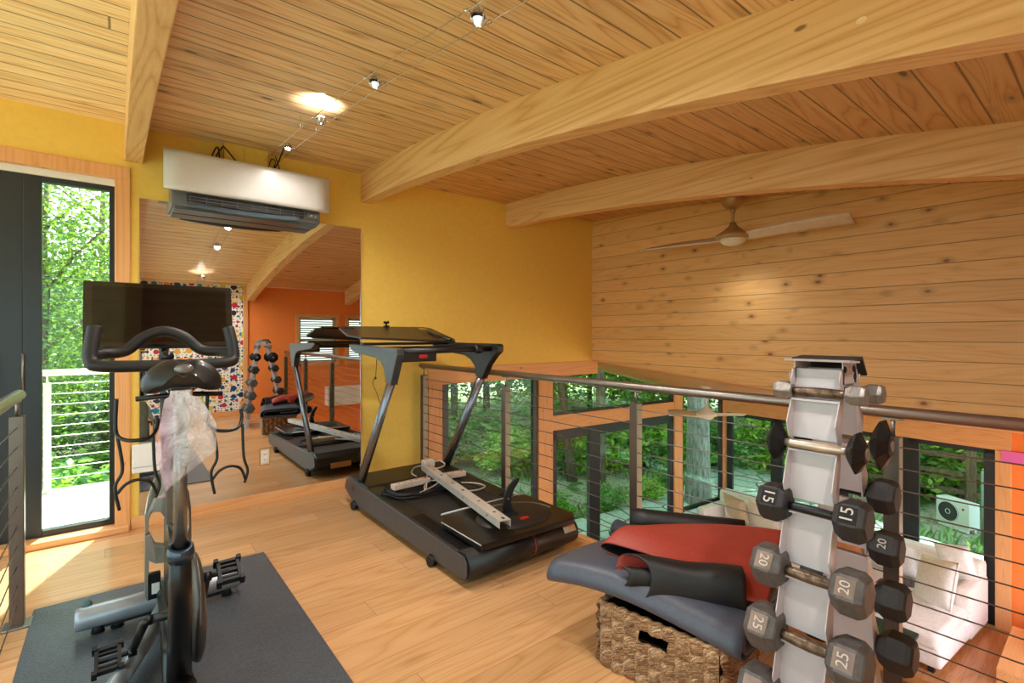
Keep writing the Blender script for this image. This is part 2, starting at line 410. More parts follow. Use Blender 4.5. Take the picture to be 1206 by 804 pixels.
for i, (a, b_, c, d) in enumerate((W1, W2)):
    mb = MB(); t = .06
    mb.box((a - t, YB - .02, c - t), (b_ + t, YB + .025, c)); mb.box((a - t, YB - .02, d), (b_ + t, YB + .025, d + t))
    mb.box((a - t, YB - .02, c), (a, YB + .025, d)); mb.box((b_, YB - .02, c), (b_ + t, YB + .025, d))
    w = struct('window_%d' % (i + 8), mb, M_woodX)
    mb = MB()
    for q in ((a, c, a + .04, d), (b_ - .04, c, b_, d), (a, c, b_, c + .04), (a, d - .04, b_, d), (a, (c + d) / 2 - .02, b_, (c + d) / 2 + .02)):
        mb.box((q[0], YB - .1, q[1]), (q[2], YB - .05, q[3]))
    mb.build('window_frame', M_white, w)
    mb = MB(); mb.box((a, YB - .085, c), (b_, YB - .08, d)); mb.build('pane', M_glass, w)
    mb = MB()
    for q in range(20): mb.box((a + .01, YB - .055, c + .02 + q * .0405), (b_ - .01, YB - .03, c + .045 + q * .0405))
    mb.build('dimming_slats', M_dimslats, w)  # grey-green slats added to dim the overbright window
mb = MB(); mb.box((3.1, YB, .04), (4.7, YB + .16, .40), bev=.008)
tag(mb.build('wall_box', M_white), 'long white boxed ledge on the orange wall, seen in the mirror', 'ledge')

# ------------------------------------------------------------------ the glazed door (left)
mb = MB(); t = .085
mb.box((-1.45 - t, YW - .02, 2.47), (.085, YW + .0, 2.56)); mb.box((.0, YW - .02, .0), (.085, YW, 2.47)); mb.box((-1.45 - t, YW - .02, 0), (-1.45, YW, 2.47))
mb.box((-.0, YW, .0), (.03, YW + .15, 2.5)); mb.box((-1.45, YW, 2.47), (.03, YW + .15, 2.5))
struct('trim_6', mb, M_woodZ, bevel=.003)
mb = MB(); mb.box((-1.45, YW - .06, 0.), (.08, YW + .16, .045)); struct('trim_7', mb, M_woodX, bevel=.006)
mb = MB(); mb.box((-1.45, YW + .03, 2.425), (.0, YW + .06, 2.47)); struct('trim_8', mb, M_white)
d1 = thing('door_1', None, None, (-.95, YW + .08, .045)); d1['kind'] = 'structure'
mb = MB(); mb.box((-1.45, YW + .05, .045), (-.464, YW + .11, 2.47)); mb.build('door_leaf', M_blackframe, d1, bevel=.004)
mb = MB(); mb.box((-.60, YW + .035, 1.0), (-.57, YW + .05, 1.25)); mb.cyl((-.585, YW + .05, 1.12), (-.585, YW - .01, 1.12), .012); mb.cyl((-.585, YW - .01, 1.12), (-.72, YW - .01, 1.12), .011)
mb.build('lever_handle', M_steel, d1)
mb = MB(); mb.cyl((-.462, YW + .03, 1.02), (-.462, YW + .03, 1.26), .006); mb.build('pull_handle', M_steel, d1)
w1 = thing('window_1', None, None, (-.2, YW + .08, .045)); w1['kind'] = 'structure'
mb = MB()
for q in ((-.465, .045, -.375, 2.47), (-.03, .045, .0, 2.47), (-.375, 2.39, -.03, 2.47), (-.375, .045, -.03, .085)):
    mb.box((q[0], YW + .05, q[1]), (q[2], YW + .11, q[3]))
mb.build('window_frame', M_blackframe, w1, bevel=.003)
mb = MB(); mb.box((-.375, YW + .078, .085), (-.03, YW + .082, 2.39)); mb.build('pane', M_glass, w1)

# ------------------------------------------------------------------ lower room
def G(x): return 6.04 - .0874 * x          # north glass wall line
CX, CY = 9.77, G(9.77)
def FX(y): return 9.316 + .0874 * y         # far glass wall line
angN = math.atan2(-.0874, 1)
mb = MB(); mb.box((-1, -3.0, FL - .2), (CX + .3, 6.0, FL)); struct('floor_lower', mb, M_floor2)
def nbox(mb, x0, x1, z0, z1, d0=-.06, d1=.06):
    """box along the north glass wall between x0 and x1"""
    y0, y1 = G(x0), G(x1)
    vs = [(x0, y0 + d0), (x1, y1 + d0), (x1, y1 + d1), (x0, y0 + d1)]
    mb.prism([(a, b) for a, b in vs], z0, z1, 2)
def fbox(mb, y0, y1, z0, z1, d0=-.06, d1=.06):
    vs = [(FX(y0) + d0, y0), (FX(y1) + d0, y1), (FX(y1) + d1, y1), (FX(y0) + d1, y0)]
    mb.prism(vs, z0, z1, 2)
# solid parts of north wall
mb = MB(); nbox(mb, 2.5, 3.41, FL, 1.2, -.02, .14); struct('wall_alcove', mb, M_yellow)
mb = MB(); mb.box((2.49, YW + .15, FL), (2.63, 5.9, 1.2)); struct('wall_alcove_side', mb, M_yellow)
mb = MB(); mb.box((2.3, YW + .1, 1.12), (XW + .14, 6.2, 1.25)); struct('ceiling_alcove', mb, M_ceil)
# sloping ceiling beyond the wood wall
def zs(u, v):
    y = -.8 + v * 6.8; zn = max(zlow(y), -1) ; return zn + (.04 - zn) * u
def cs(u, v):
    y = -.8 + v * 6.8
    return (XW + .0 + u * (FX(y) + .1 - XW), y, zs(u, v))
mb = MB(); mb.sheet(cs, 12, 12, -.1); struct('ceiling_slope', mb, M_soffit)
# posts and beams of the north wall
def zslope(x):
    u = (x - XW) / (CX - XW); zn = zlow(5.5); return zn + (.04 - zn) * u
mb = MB(); nbox(mb, 4.98, 5.25, FL, 1.15); struct('trim_9', mb, M_woodZ, bevel=.004)
mb = MB(); nbox(mb, 8.13, 8.36, FL, zslope(8.2) + .1); struct('trim_10', mb, M_woodZ, bevel=.004)
mb = MB(); nbox(mb, 5.25, 8.13, -.10, .132, -.05, .05); struct('trim_11', mb, M_woodX, bevel=.004)
mb = MB(); nbox(mb, 9.66, CX + .1, FL, .1, -.06, .06); struct('trim_12', mb, M_woodZ, bevel=.004)
def nwin(idx, x0, x1, z0, z1, mull=(), rails=(), t=.05, slope=False):
    w = thing('window_%d' % idx, None, None, ((x0 + x1) / 2, G((x0 + x1) / 2), z0)); w['kind'] = 'structure'
    mb = MB(); nbox(mb, x0, x0 + t, z0, z1, -.03, .03); nbox(mb, x1 - t, x1, z0, z1, -.03, .03)
    nbox(mb, x0, x1, z0, z0 + t, -.03, .03)
    if not slope: nbox(mb, x0, x1, z1 - t * 1.6, z1, -.03, .03)
    for m_, wd in mull: nbox(mb, m_, m_ + wd, z0, z1, -.035, .035)
    for r_ in rails: nbox(mb, x0, x1, r_, r_ + .07, -.03, .03)
    mb.build('window_frame', M_blackframe, w, bevel=.003)
    mb = MB(); nbox(mb, x0 + .01, x1 - .01, z0, z1, -.004, .004); mb.build('pane', M_glass2, w)
nwin(2, 3.41, 4.98, FL, 1.15, t=.085)
nwin(3, 5.25, 8.13, .132, 1.05, t=.04, slope=True)
nwin(4, 5.25, 8.13, FL, -.10, mull=((6.03, .23),), t=.1)
nwin(5, 8.36, 9.66, FL, .6, rails=(-1.99,), t=.06, slope=True)
# far wall
def ypx(px):
    dx = px - 603; a = .7793 * dx + 364.7; b = -.6266 * dx + 453.6; s = 9.316 / (a - .0874 * b); return b * s
mb = MB(); fbox(mb, CY + .1, ypx(1192), -.19, .3); struct('trim_13', mb, M_woodY, bevel=.004)
mb = MB(); fbox(mb, ypx(1173), ypx(1192), FL, -.19, -.08, .08); struct('trim_14', mb, M_woodZ, bevel=.004)
def fwin(idx, y0, y1, t=.07):
    w = thing('window_%d' % idx, None, None, (FX((y0 + y1) / 2), (y0 + y1) / 2, FL)); w['kind'] = 'structure'
    mb = MB(); fbox(mb, y0, y0 - t, FL, -.19, -.03, .03); fbox(mb, y1 + t, y1, FL, -.19, -.03, .03)
    fbox(mb, y0, y1, -.26, -.19, -.03, .03); fbox(mb, y0, y1, FL, FL + .08, -.03, .03)
    mb.build('window_frame', M_blackframe, w, bevel=.003)
    mb = MB(); fbox(mb, y0, y1, FL, -.19, -.004, .004); mb.build('pane', M_glass2, w)
fwin(6, ypx(857), ypx(916), .12); fwin(7, ypx(916), ypx(992), .1)
fwin(10, ypx(992), ypx(1071.5), .1); fwin(11, ypx(1071.5), ypx(1173), .12)
mb = MB(); fbox(mb, ypx(1192), YB - .1, FL, .3, -.02, .14)
struct('wall_far', mb, M_orange)
mb = MB(); fbox(mb, ypx(1180), YB - .1, -.33, -.18, -.085, -.02); tag(struct('trim_15', mb, M_pink), None)
# wooden stair platform
mb = MB(); mb.box((7.8, YB, FL), (9.1, .93, FL + .2)); mb.box((8.4, YB, FL + .2), (9.1, .6, FL + .4))
tag(mb.build('wooden_step', M_woodX, bevel=.008), 'low wooden step platform by the orange wall below the loft', 'step')
# added glass sides, unseen, left and behind, kept clear to let skylight in
def added_glazing(idx, axis, fixed, a, b, top):
    w = thing('window_%d' % idx, None, None, (0, 0, 0)); w['kind'] = 'structure'; w.location = (fixed, (a + b) / 2, 0) if axis == 1 else ((a + b) / 2, fixed, 0)
    def bx_(m, p, q, z0, z1, d):
        m.box((fixed - d, p, z0) if axis == 1 else (p, fixed - d, z0), (fixed + d, q, z1) if axis == 1 else (q, fixed + d, z1))
    n_ = max(1, round((b - a) / 1.25)); m = MB()
    for k in range(n_ + 1):
        c = a + (b - a) * k / n_; bx_(m, max(a, c - .04), min(b, c + .04), 0, top(c) - .01, .035)
    bx_(m, a, b, 0, .08, .035); bx_(m, a, b, top(a) - .1 if axis == 0 else 2.1, top(a) - .03 if axis == 0 else 2.16, .035)
    m.build('window_frame', M_blackframe, w)
    m = MB(); bx_(m, a, b, .04, min(top(a), top(b)) - .02, .003); m.build('pane', M_glass, w)
added_glazing(12, 1, XL + .04, YB, YW, lambda y: zc(y))
added_glazing(13, 0, YB - .07, XL, -.1, lambda x: zc(YB))
# ------------------------------------------------------------------ railings
def post_mb(x, y, z0, z1, w=.052):
    m = MB(); m.box((x - w / 2, y - w / 2, z0), (x + w / 2, y + w / 2, z1), bev=.003); return m
def railing(name, label, p0, p1, posts, htop, ncab, matp, matc, zb=0., tube=.0235, zc0=.1, zc1=.94, matt=None, wp=.052, flange=True, cr=.0028):
    p0 = Vector(p0); p1 = Vector(p1); d = p1 - p0
    t = thing(name, label, 'railing', ((p0 + p1) / 2)[:2] + (zb,))
    MB().cyl((*p0[:2], htop), (*p1[:2], htop), tube, seg=20).build('handrail', matt or matp, t)
    for f in posts:
        q = p0 + d * f
        po = post_mb(q.x, q.y, zb, htop - .095, wp).build('post', M_post if matp is M_steel else matp, t)
        m = MB(); m.cyl((q.x, q.y, htop - .095), (q.x, q.y, htop - .02), .008); m.box((q.x - .012, q.y - .035, htop - .03), (q.x + .012, q.y + .035, htop - .022)); m.build('rail_bracket', matp, po)
        if flange:
            m = MB(); m.box((q.x - .05, q.y - .05, zb), (q.x + .05, q.y + .05, zb + .01), bev=.003); m.build('base_plate', matp, po)
    for k in range(ncab):
        z = zc0 + (zc1 - zc0) * k / (ncab - 1)
        MB().cyl((*p0[:2], z), (*p1[:2], z), cr, seg=6).build('cable', matc, t)
    return t
Lr = YW - .03 - (YB + .06)
ypost = [4.365, 3.05, 1.81, .577, -.6]
railing('loft_railing', 'long steel cable railing along the open loft edge behind the treadmill',
        (2.39, YB + .05, 0), (2.39, YW - .005, 0), [(y - YB - .05) / (YW - .005 - YB - .05) for y in ypost], 1.075, 11, M_steel, M_cable)
railing('stair_railing', 'steel cable railing at the left edge in front of the black door', (-.36, .4, 0), (-.36, 3.34, 0), [.985, .5, .03], 1.09, 10, M_steel, M_cable, tube=.026)
# deck outside the door
M_deck = planks('deck_boards', 0, 1, .14, [(150, 146, 140), (186, 182, 176), (204, 200, 196)], gap=.012, knots=0, grain=.4, rough=.7)
mb = MB(); mb.box((-3.4, YW + .15, -.24), (1.9, 6.45, -.10)); tag(mb.build('balcony_deck', M_deck), 'pale board balcony deck outside the glazed door', 'deck')
M_whitemetal = plain('pale_rail_metal', (214, 216, 214), .4, .3, noise_amt=.02)
railing('balcony_railing', 'pale metal balcony railing with thin cables outside the glazed door', (-3.3, 6.35, 0), (1.85, 6.35, 0), [.01, .33, .545, .99], 1.02, 10, M_whitemetal, M_whitemetal, zb=-.10, tube=.03, zc0=.02, zc1=.92, cr=.004)
# mirror
def mirror_mat():
    m, nt, b, _ = new_mat('mirror_silver'); n = N(nt)
    nt.links.new(n.ramp(n.noise(n.world(), .5, 1), [(0, (.80, .81, .80)), (1, (.83, .84, .83))]), b.inputs['Base Color'])
    b.inputs['Metallic'].default_value = 1; b.inputs['Roughness'].default_value = .0; return m
mt = thing('wall_mirror', 'large frameless wall mirror below the air conditioner', 'mirror', (.95, YW, .085))
mb = MB(); mb.box((.14, YW - .010, .085), (1.765, YW - .0005, 2.355)); mb.build('mirror_glass', mirror_mat(), mt)
mb = MB()
mb.box((1.762, YW - .012, .085), (1.768, YW, 2.355)); mb.box((.137, YW - .012, .085), (.142, YW, 2.355)); mb.build('edge_channel', M_chrome, mt)
# outlet
M_gold = steel('brass_plate', (200, 160, 96), .3)
ot = thing('wall_outlet', 'white outlet in a brass plate on the lower part of the mirror', 'outlet', (.957, YW, .38))
mb = MB(); mb.box((.916, YW - .016, .315), (.998, YW - .010, .452), bev=.002); mb.build('cover_plate', M_gold, ot)
mb = MB(); mb.box((.924, YW - .0185, .323), (.990, YW - .016, .444)); mb.build('inner_plate', plain('almond_plate', (222, 205, 178), .4), ot)
mb = MB(); mb.box((.94, YW - .022, .34), (.974, YW - .018, .427), bev=.004); s_ = mb.build('socket', M_white, ot)
mb = MB()
for z in (.36, .405):
    for x in (.951, .963): mb.box((x - .002, YW - .0228, z - .008), (x + .002, YW - .0218, z + .006))
mb.build('socket_slot', M_blackframe, s_)
# white box by the door
wb = thing('wall_control_box', 'small white box mounted low on the yellow wall between door and mirror', 'box', (.155, YW, .5))
mb = MB(); mb.box((.095, YW - .05, .40), (.265, YW - .012, .60), bev=.008); mb.build('housing', M_white, wb)
mb = MB(); mb.box((.10, YW - .053, .44), (.26, YW - .05, .442)); mb.build('seam', M_blackframe, wb)

# ------------------------------------------------------------------ air conditioner
ac = thing('air_conditioner', 'white wall-mounted air conditioner above the mirror', 'air conditioner', (.82, YW, 2.27))
M_acgrey = plain('ac_grey_plastic', (104, 106, 110), .4, noise_amt=.02)
M_acblade = plain('ac_louver_plastic', (78, 90, 98), .35, noise_amt=.02)
mb = MB(); mb.box((.31, 4.23, 2.30), (1.34, YW - .0, 2.64), bev=.012); mb.build('housing', M_acgrey, ac)
mb = MB(); mb.sheet(lambda u, v: (.262 + u * 1.13, 4.175 - .004 * (1 - (2 * u - 1) ** 2), 2.392 + v * .28), 10, 10, -.022)
mb.build('front_panel', plain('ac_white', (206, 202, 200), .28, noise_amt=.006), ac)
mb = MB()
mb.box((.40, 4.195, 2.325), (1.20, 4.212, 2.385), bev=.003); mb.build('outlet_slot', plain('slot_black', (18, 18, 20), .5), ac)
mb = MB()
for k in range(2): mb.box((.40, 4.190 - .001 * k, 2.345 + k * .022), (1.20, 4.196, 2.348 + k * .022))
for k in range(8): mb.box((.42 + k * .1, 4.1885, 2.33), (.4225 + k * .1, 4.194, 2.38))
mb.build('vane_grille', M_acgrey, ac)
mb = MB(); mb.sheet(lambda u, v: (.40 + u * .76, 4.19 - .05 * v + .0, 2.325 - .035 * math.sin(v * 1.5) - .018 * math.sin(PI * u)), 16, 6, .008); mb.build('louver', M_acblade, ac)
mb = MB(); mb.box((.33, 4.24, 2.28), (1.32, YW - .02, 2.305), bev=.006); mb.build('base_tray', M_acblade, ac)
mb = MB(); mb.box((1.235, 4.20, 2.335), (1.33, 4.209, 2.375), bev=.003); pn = mb.build('display_panel', plain('ac_panel', (100, 102, 106), .3), ac)
mb = MB(); mb.ball((1.262, 4.199, 2.358), .006); mb.ball((1.292, 4.199, 2.352), .006); mb.build('indicator', M_white, pn)
mb = MB()
for k in range(6): mb.box((.79 + k * .013, 4.1685, 2.420), (.798 + k * .013, 4.172, 2.427))
mb.build('maker_mark', M_acgrey, ac)
# chase above and wiring
mb = MB(); mb.box((.66, YW - .07, 2.52), (.97, YW, zc(YW) + .02), bev=.002); ch = mb.build('line_cover', M_yellow); tag(ch, 'yellow boxed pipe cover on the wall above the air conditioner', 'pipe cover')
mb = MB(); mb.box((.795, YW - .0715, 2.55), (.797, YW - .0695, zc(YW) - .02)); mb.build('seam', plain('seam_dark', (160, 120, 40), .6), ch)
mb = MB()
mb.tube(smoothpath([(.62, YW - .02, 2.60), (.60, YW - .05, 2.72), (.65, YW - .05, 2.83), (.66, YW - .12, 2.80), (.78, YW - .13, 2.68), (.93, YW - .12, 2.70), (1.0, YW - .10, 2.72), (1.02, 4.25, 2.76), (1.0, 4.0, 2.795)], 8), .006, 6)
mb.tube(smoothpath([(.60, YW - .03, 2.58), (.57, YW - .06, 2.70), (.62, YW - .05, 2.82), (.64, YW - .03, 2.60)], 8), .006, 6)
mb.tube(smoothpath([(.98, YW - .08, 2.66), (1.02, YW - .09, 2.78), (.99, YW - .08, 2.80), (.97, YW - .1, 2.70), (1.05, YW - .1, 2.70), (1.03, YW - .05, 2.84)], 8), .004, 6)
tag(mb.build('power_wire', plain('wire_brown', (52, 34, 20), .5)), 'dark looping wires above the air conditioner', 'wire')
# cable lights
def lampz(y): return zc(y) - .085
tr = thing('light_cable', 'pair of thin wires running along the ceiling carrying the small spotlights', 'light cable', (1.04, YW, lampz(YW)))
def cpt(y, s): return (.985 + .05 * (YW - y) / 3.2 + s * .05, y, lampz(y))
for s in (-1, 1):
    MB().tube([cpt(y, s) for y in np.linspace(YW - .01, YB + .02, 24)], .0022, 6).build('wire', M_chrome, tr)
mb = MB()
for s in (-1, 1):
    mb.cyl(cpt(YW - .01, s), (cpt(YW, s)[0], YW, lampz(YW)), .01)
    for y in (3.4,): mb.cyl(cpt(y, s), (cpt(y, s)[0], y, zc(y) - .003), .0025, seg=6)
mb.build('standoff', M_chrome, tr)
def emis(name, col, st):
    m, nt, b, _ = new_mat(name); n = N(nt)
    nt.links.new(n.ramp(n.noise(n.obj(), 3, 1), [(0, tuple(c * .98 for c in col)), (1, col)]), b.inputs['Emission Color']); b.inputs['Emission Strength'].default_value = st; return m
M_bulb = emis('halogen_glow', (1., .9, .76), 30.)
M_bulb2 = emis('unlit_halogen_glow', (1., .94, .9), 1.2)  # faint glow added to the bulbs of the unlit lamps
M_lens = plain('lamp_glass_lens', (230, 226, 236), .1, .2, coat=.5)
def glassball():
    m, nt, b, _ = new_mat('lamp_clear_glass'); n = N(nt)
    nt.links.new(n.ramp(n.noise(n.obj(), 4, 1), [(0, (.93, .93, .95)), (1, (.97, .97, 1.))]), b.inputs['Base Color'])
    b.inputs['Transmission Weight'].default_value = 1.; b.inputs['Roughness'].default_value = .03; return m
M_gball = glassball()
def spotlamp(y, label, up, s=1.):
    x, yy, z = cpt(y, 0)
    t = thing('spot_lamp', label, 'spotlight', (x, y, z), group='small spotlights on the ceiling wires')
    dim = 'clear' in label or 'large' in label
    m = MB(); m.tube([(x + .03 * s * math.cos(a), y, z - .0 + .03 * s * math.sin(a)) for a in np.linspace(0, 2 * PI, 24, False)], .0025, 6, True)
    m.tube([(x, y + .03 * s * math.cos(a), z + .03 * s * math.sin(a)) for a in np.linspace(0, 2 * PI, 24, False)], .0025, 6, True)
    m.build('ring_cage', M_chrome, t)
    for q in (-1, 1):
        m = MB(); m.cyl((x + q * .06, y, z), (x + q * .026, y, z), .004); m.cyl((x + q * .05, y - .008, z), (x + q * .05, y + .008, z), .007); m.build('wire_clamp', M_chrome, t)
    d = 1 if up else -1
    m = MB(); m.lathe([(.004, -.022), (.010, -.02), (.022, .0), (.024, .012)], Matrix.Translation((x, y, z)) @ (rotm('X', 0) if up else rotm('X', PI)), 20); m.build('reflector', M_chrome, t)
    m = MB(); m.ball((x, y, z + d * .008), .012); m.build('bulb', M_bulb2 if dim else M_bulb, t)
    m = MB(); m.ball((x, y, z), .027, u=20, v=12); m.build('glass_globe', M_lens if False else M_gball, t)
    return (x, y, z)
LAMPS = [spotlamp(3.87, 'lit spotlight on the wires nearest the yellow wall, above the air conditioner', False, .8),
         spotlamp(3.15, 'second spotlight from the yellow wall, under the bright oval on the ceiling', True),
         spotlamp(2.36, 'clear round spotlight on the wires, third from the yellow wall', False, 1.15),
         spotlamp(1.48, 'large spotlight on the wires at the top edge of the photo', False, 1.2),
         spotlamp(-.06, 'spotlight on the wires behind the viewer, seen in the mirror', True)]
# ------------------------------------------------------------------ ceiling fans
def fan(label, loc, R, rz, zt, matb, tilt=-.42, cmat=None, group=None):
    x, y, z = loc; cm = cmat
    t = thing('ceiling_fan', label, 'ceiling fan', (x, y, z), group=group)
    m = MB(); m.lathe([(0, zt - z), (.105, zt - z), (.105, zt - z - .09), (.085, zt - z - .13), (.05, zt - z - .16), (.02, zt - z - .165), (0, zt - z - .165)]); m.build('canopy', cm, t, True)
    m = MB(); m.cyl((0, 0, .12), (0, 0, zt - z - .08), .014); m.ball((0, 0, zt - z - .18), .024); m.build('downrod', cm, t, True)
    m = MB(); m.lathe([(0, .14), (.025, .14), (.04, .10), (.10, .05), (.15, .02), (.155, 0), (.14, -.02), (0, -.02)]); m.build('motor_housing', cm, t, True)
    m = MB(); m.lathe([(.115, -.02), (.11, -.045), (.08, -.068), (.04, -.08), (0, -.083)]); m.build('light_dome', plain('fan_dome_glass', (226, 226, 216), .3, noise_amt=.01), t, True)
    for s in (0, 1):
        m = MB()
        def bl(u, v, tilt=tilt):
            r = .03 + u * R; w = (.10 + .085 * u ** .8) * (1 if u < .97 else .93)
            if u < .15: w = .12 - .03 * math.sin(u / .15 * PI / 2)
            c = (v - .5) * w * 1.15
            tw = tilt * (1.15 - .5 * u); return (r, c * math.cos(tw), -.005 + c * math.sin(tw) + .0 * u + .02 * math.sin(u * 2))
        m.sheet(bl, 20, 4, .009)
        b = m.build('blade', matb, t, True); b.rotation_euler = (0, 0, rz + s * PI)
    return t
M_fanmotor = plain('fan_tan_metal', (176, 146, 96), .4, .3, noise_amt=.02)
M_fanblade = plain('fan_pale_blade', (214, 204, 184), .45, noise_amt=.03)
fan('two-bladed tan ceiling fan with pale blades in front of the knotty wood wall', (4.55, 2.33, 2.30), .93, math.radians(93), zc(2.33), M_fanblade, cmat=M_fanmotor)
fan('ceiling fan with white dome in the room below, in front of the big tree trunk', (7.0, 4.0, .17), .52, math.radians(130), zslope(7.0) + .06, M_fanblade, cmat=M_white)
# ------------------------------------------------------------------ treadmill
M_tblack = plain('treadmill_black', (23, 21, 21), .42, noise_amt=.06)
M_tside = plain('treadmill_side_grey', (72, 74, 78), .34, .3, noise_amt=.04)
M_tbelt = plain('treadmill_belt', (36, 32, 31), .62, noise_amt=.1, bump=.2, bscale=200)
M_tpole = steel('treadmill_pole', (120, 120, 126), .22)
M_rubber = plain('black_rubber', (10, 10, 11), .6)
M_red = plain('red_plastic', (178, 34, 20), .4)
M_orangemark = plain('orange_marking', (170, 62, 30), .5)
TX0, TX1 = 1.475, 2.335
tm = thing('treadmill', 'large black treadmill with grey sides in front of the mirror and railing', 'treadmill', (1.905, 3.1, 0))
# side profile in YZ
prof = [(4.02, .12), (3.84, .045), (2.30, .045), (2.24, .055), (2.225, .08), (2.23, .135), (2.26, .172), (3.72, .215), (3.90, .225), (4.0, .205), (4.03, .14)]
for x0, x1, nm in ((TX0, TX0 + .012, 'side_panel'), (TX1 - .012, TX1, 'side_panel')):
    m = MB(); m.prism(prof, x0, x1, 0); m.build(nm, M_tside, tm, bevel=.004)
for x0 in (TX0 + .01, TX1 - .145):
    m = MB()
    p2 = [(y, z + (.004 if z > .1 else .01)) for y, z in prof]
    m.prism(p2, x0, x0 + .135, 0); m.build('foot_rail', M_tblack, tm, bevel=.012)
for x0 in (TX0 + .03, TX1 - .125):
    m = MB()
    for k in range(26):
        y = 2.36 + k * .022; z = .172 + (y - 2.26) * .0295 + .004
        m.box((x0, y, z - .004), (x0 + .085, y + .008, z + .0035))
    m.build('rail_ribs', M_tblack, tm)
m = MB(); m.box((TX0 + .14, 2.30, .06), (TX1 - .14, 3.62, .168)); o = m.build('running_belt', M_tbelt, tm)
for v in o.data.vertices:
    if v.co.z > .1: v.co.z += (v.co.y + 3.1 - 2.26) * .028
m = MB(); m.cyl((TX0 + .012, 2.285, .112), (TX1 - .012, 2.285, .112), .078, seg=28); m.build('rear_roller', M_tblack, tm)
m = MB(); m.prism([(3.55, .19), (3.62, .225), (3.95, .235), (4.02, .2), (4.035, .11), (3.9, .06), (3.55, .05)], TX0 + .012, TX1 - .012, 0); m.build('motor_cover', M_tblack, tm, bevel=.012)
m = MB()
for a in np.linspace(-.9, 1.9, 12)[:-1]:
    pass
m.tube([(1.96, 2.285 - .0785 * math.cos(a), .112 + .0785 * math.sin(a)) for a in np.linspace(-1.0, 1.6, 14)], .0022, 6)
m.tube([(1.972, 2.285 - .0785 * math.cos(a), .112 + .0785 * math.sin(a)) for a in np.linspace(-1.0, 1.6, 14)], .0012, 6)
m.build('orange_stripe', M_orangemark, tm)
m = MB(); m.sheet(lambda u, v: (2.20 + .10 * v, 2.285 - .0795 * math.cos(.25 + u * .75), .112 + .0795 * math.sin(.25 + u * .75)), 6, 1, .001); lb = m.build('warning_sticker', plain('sticker_tan', (206, 178, 150), .5), tm); lb['label'] = 'pale warning sticker with an orange band'
m = MB(); m.sheet(lambda u, v: (2.20 + .10 * v, 2.285 - .0803 * math.cos(.25 + (.62 + .38 * u) * .75), .112 + .0803 * math.sin(.25 + (.62 + .38 * u) * .75)), 4, 1, .001); m.build('sticker_band', M_orangemark, lb)
m = MB(); m.box((1.62, 4.034, .09), (1.82, 4.04, .14)); m.build('front_label', plain('label_paper', (190, 150, 120), .5), tm)
for x, y in ((1.475, 3.82), (1.475, 2.60), (2.31, 3.82), (2.31, 2.60)):
    m = MB(); m.cyl((x - .02, y, .032), (x + .02, y, .032), .032, seg=18); m.cyl((x - .024, y, .032), (x + .024, y, .032), .012); m.box((x - .012, y - .012, .03), (x + .012, y + .012, .07)); m.build('wheel', M_rubber, tm)
def upright(x, s):
    m = MB(); b0 = Vector((x, 3.83, .16)); t0 = Vector((x, 3.235, 1.05)); 
    d = (t0 - b0).normalized(); nrm_ = Vector((0, d.z, -d.y))
    sec = [(.026 * math.cos(a), .046 * math.sin(a)) for a in np.linspace(0, 2 * PI, 20, False)]; ns = 20
    A = [m.bm.verts.new(b0 + Vector((p, 0, 0)) + nrm_ * q) for p, q in sec]; B = [m.bm.verts.new(t0 + Vector((p, 0, 0)) + nrm_ * q * .9) for p, q in sec]
    m.bm.faces.new(A); m.bm.faces.new(B[::-1])
    for i in range(ns): m.bm.faces.new((A[i], A[(i + 1) % ns], B[(i + 1) % ns], B[i])).smooth = True
    u_ = m.build('upright', M_tpole, tm)
    m = MB(); m.box((x - .03, 3.78, .10), (x + .03, 3.93, .20), bev=.012); m.cyl((x - .04, 3.85, .16), (x + .04, 3.85, .16), .016); m.build('pivot_bracket', M_tblack, u_)
    # top bracket: T-shaped, arm runs forward
    m = MB()
    poly = [(3.195, 1.03), (3.15, 1.12), (3.11, 1.20), (3.09, 1.24), (3.10, 1.285), (3.97, 1.305), (3.98, 1.285), (3.86, 1.24), (3.45, 1.21), (3.36, 1.185), (3.30, 1.13), (3.28, 1.05)]
    if s > 0: poly = [(3.195, 1.03), (3.12, 1.14), (3.04, 1.215), (2.985, 1.25), (2.98, 1.295), (3.0, 1.31), (3.97, 1.315), (3.98, 1.285), (3.86, 1.24), (3.45, 1.21), (3.36, 1.18), (3.30, 1.13), (3.28, 1.05)]
    m.prism(poly, x - .028, x + .028, 0); b = m.build('handle_bracket', M_tblack if s > 0 else M_tside, tm, bevel=.006)
    m = MB(); m.tube([(x - .029, 3.19, 1.03), (x + .029, 3.19, 1.03), (x + .029, 3.285, 1.05), (x - .029, 3.285, 1.05)], .002, 6, True); m.build('orange_ring', M_orangemark, u_)
upright(TX0 + .04, -1); upright(TX1 - .045, 1)
m = MB(); m.cyl((TX0 + .05, 3.13, 1.262), (TX1 - .05, 3.08, 1.275), .022, seg=18); m.cyl((TX1 - .22, 3.09, 1.272), (TX1 - .16, 3.085, 1.272), .034, seg=18); m.build('crossbar', M_tblack, tm)
m = MB(); m.box((1.53, 3.10, 1.19), (1.80, 3.16, 1.255), bev=.008); cn = m.build('control_box', M_tblack, tm)
m = MB(); m.box((1.66, 3.09, 1.215), (1.72, 3.102, 1.24)); m.build('safety_key', M_red, cn)
m = MB(); m.tube(smoothpath([(1.50, 3.45, 1.2), (1.50, 3.47, 1.08), (1.49, 3.50, 1.02), (1.505, 3.46, .95), (1.51, 3.42, .88)], 6), .0025, 6); m.ball((1.5, 3.475, 1.06), .01); m.build('safety_cord', M_rubber, tm)
m = MB(); m.box((TX0 + .06, 3.62, 1.245), (TX1 - .06, 3.70, 1.285), bev=.008); m.build('front_bar', M_tblack, tm)
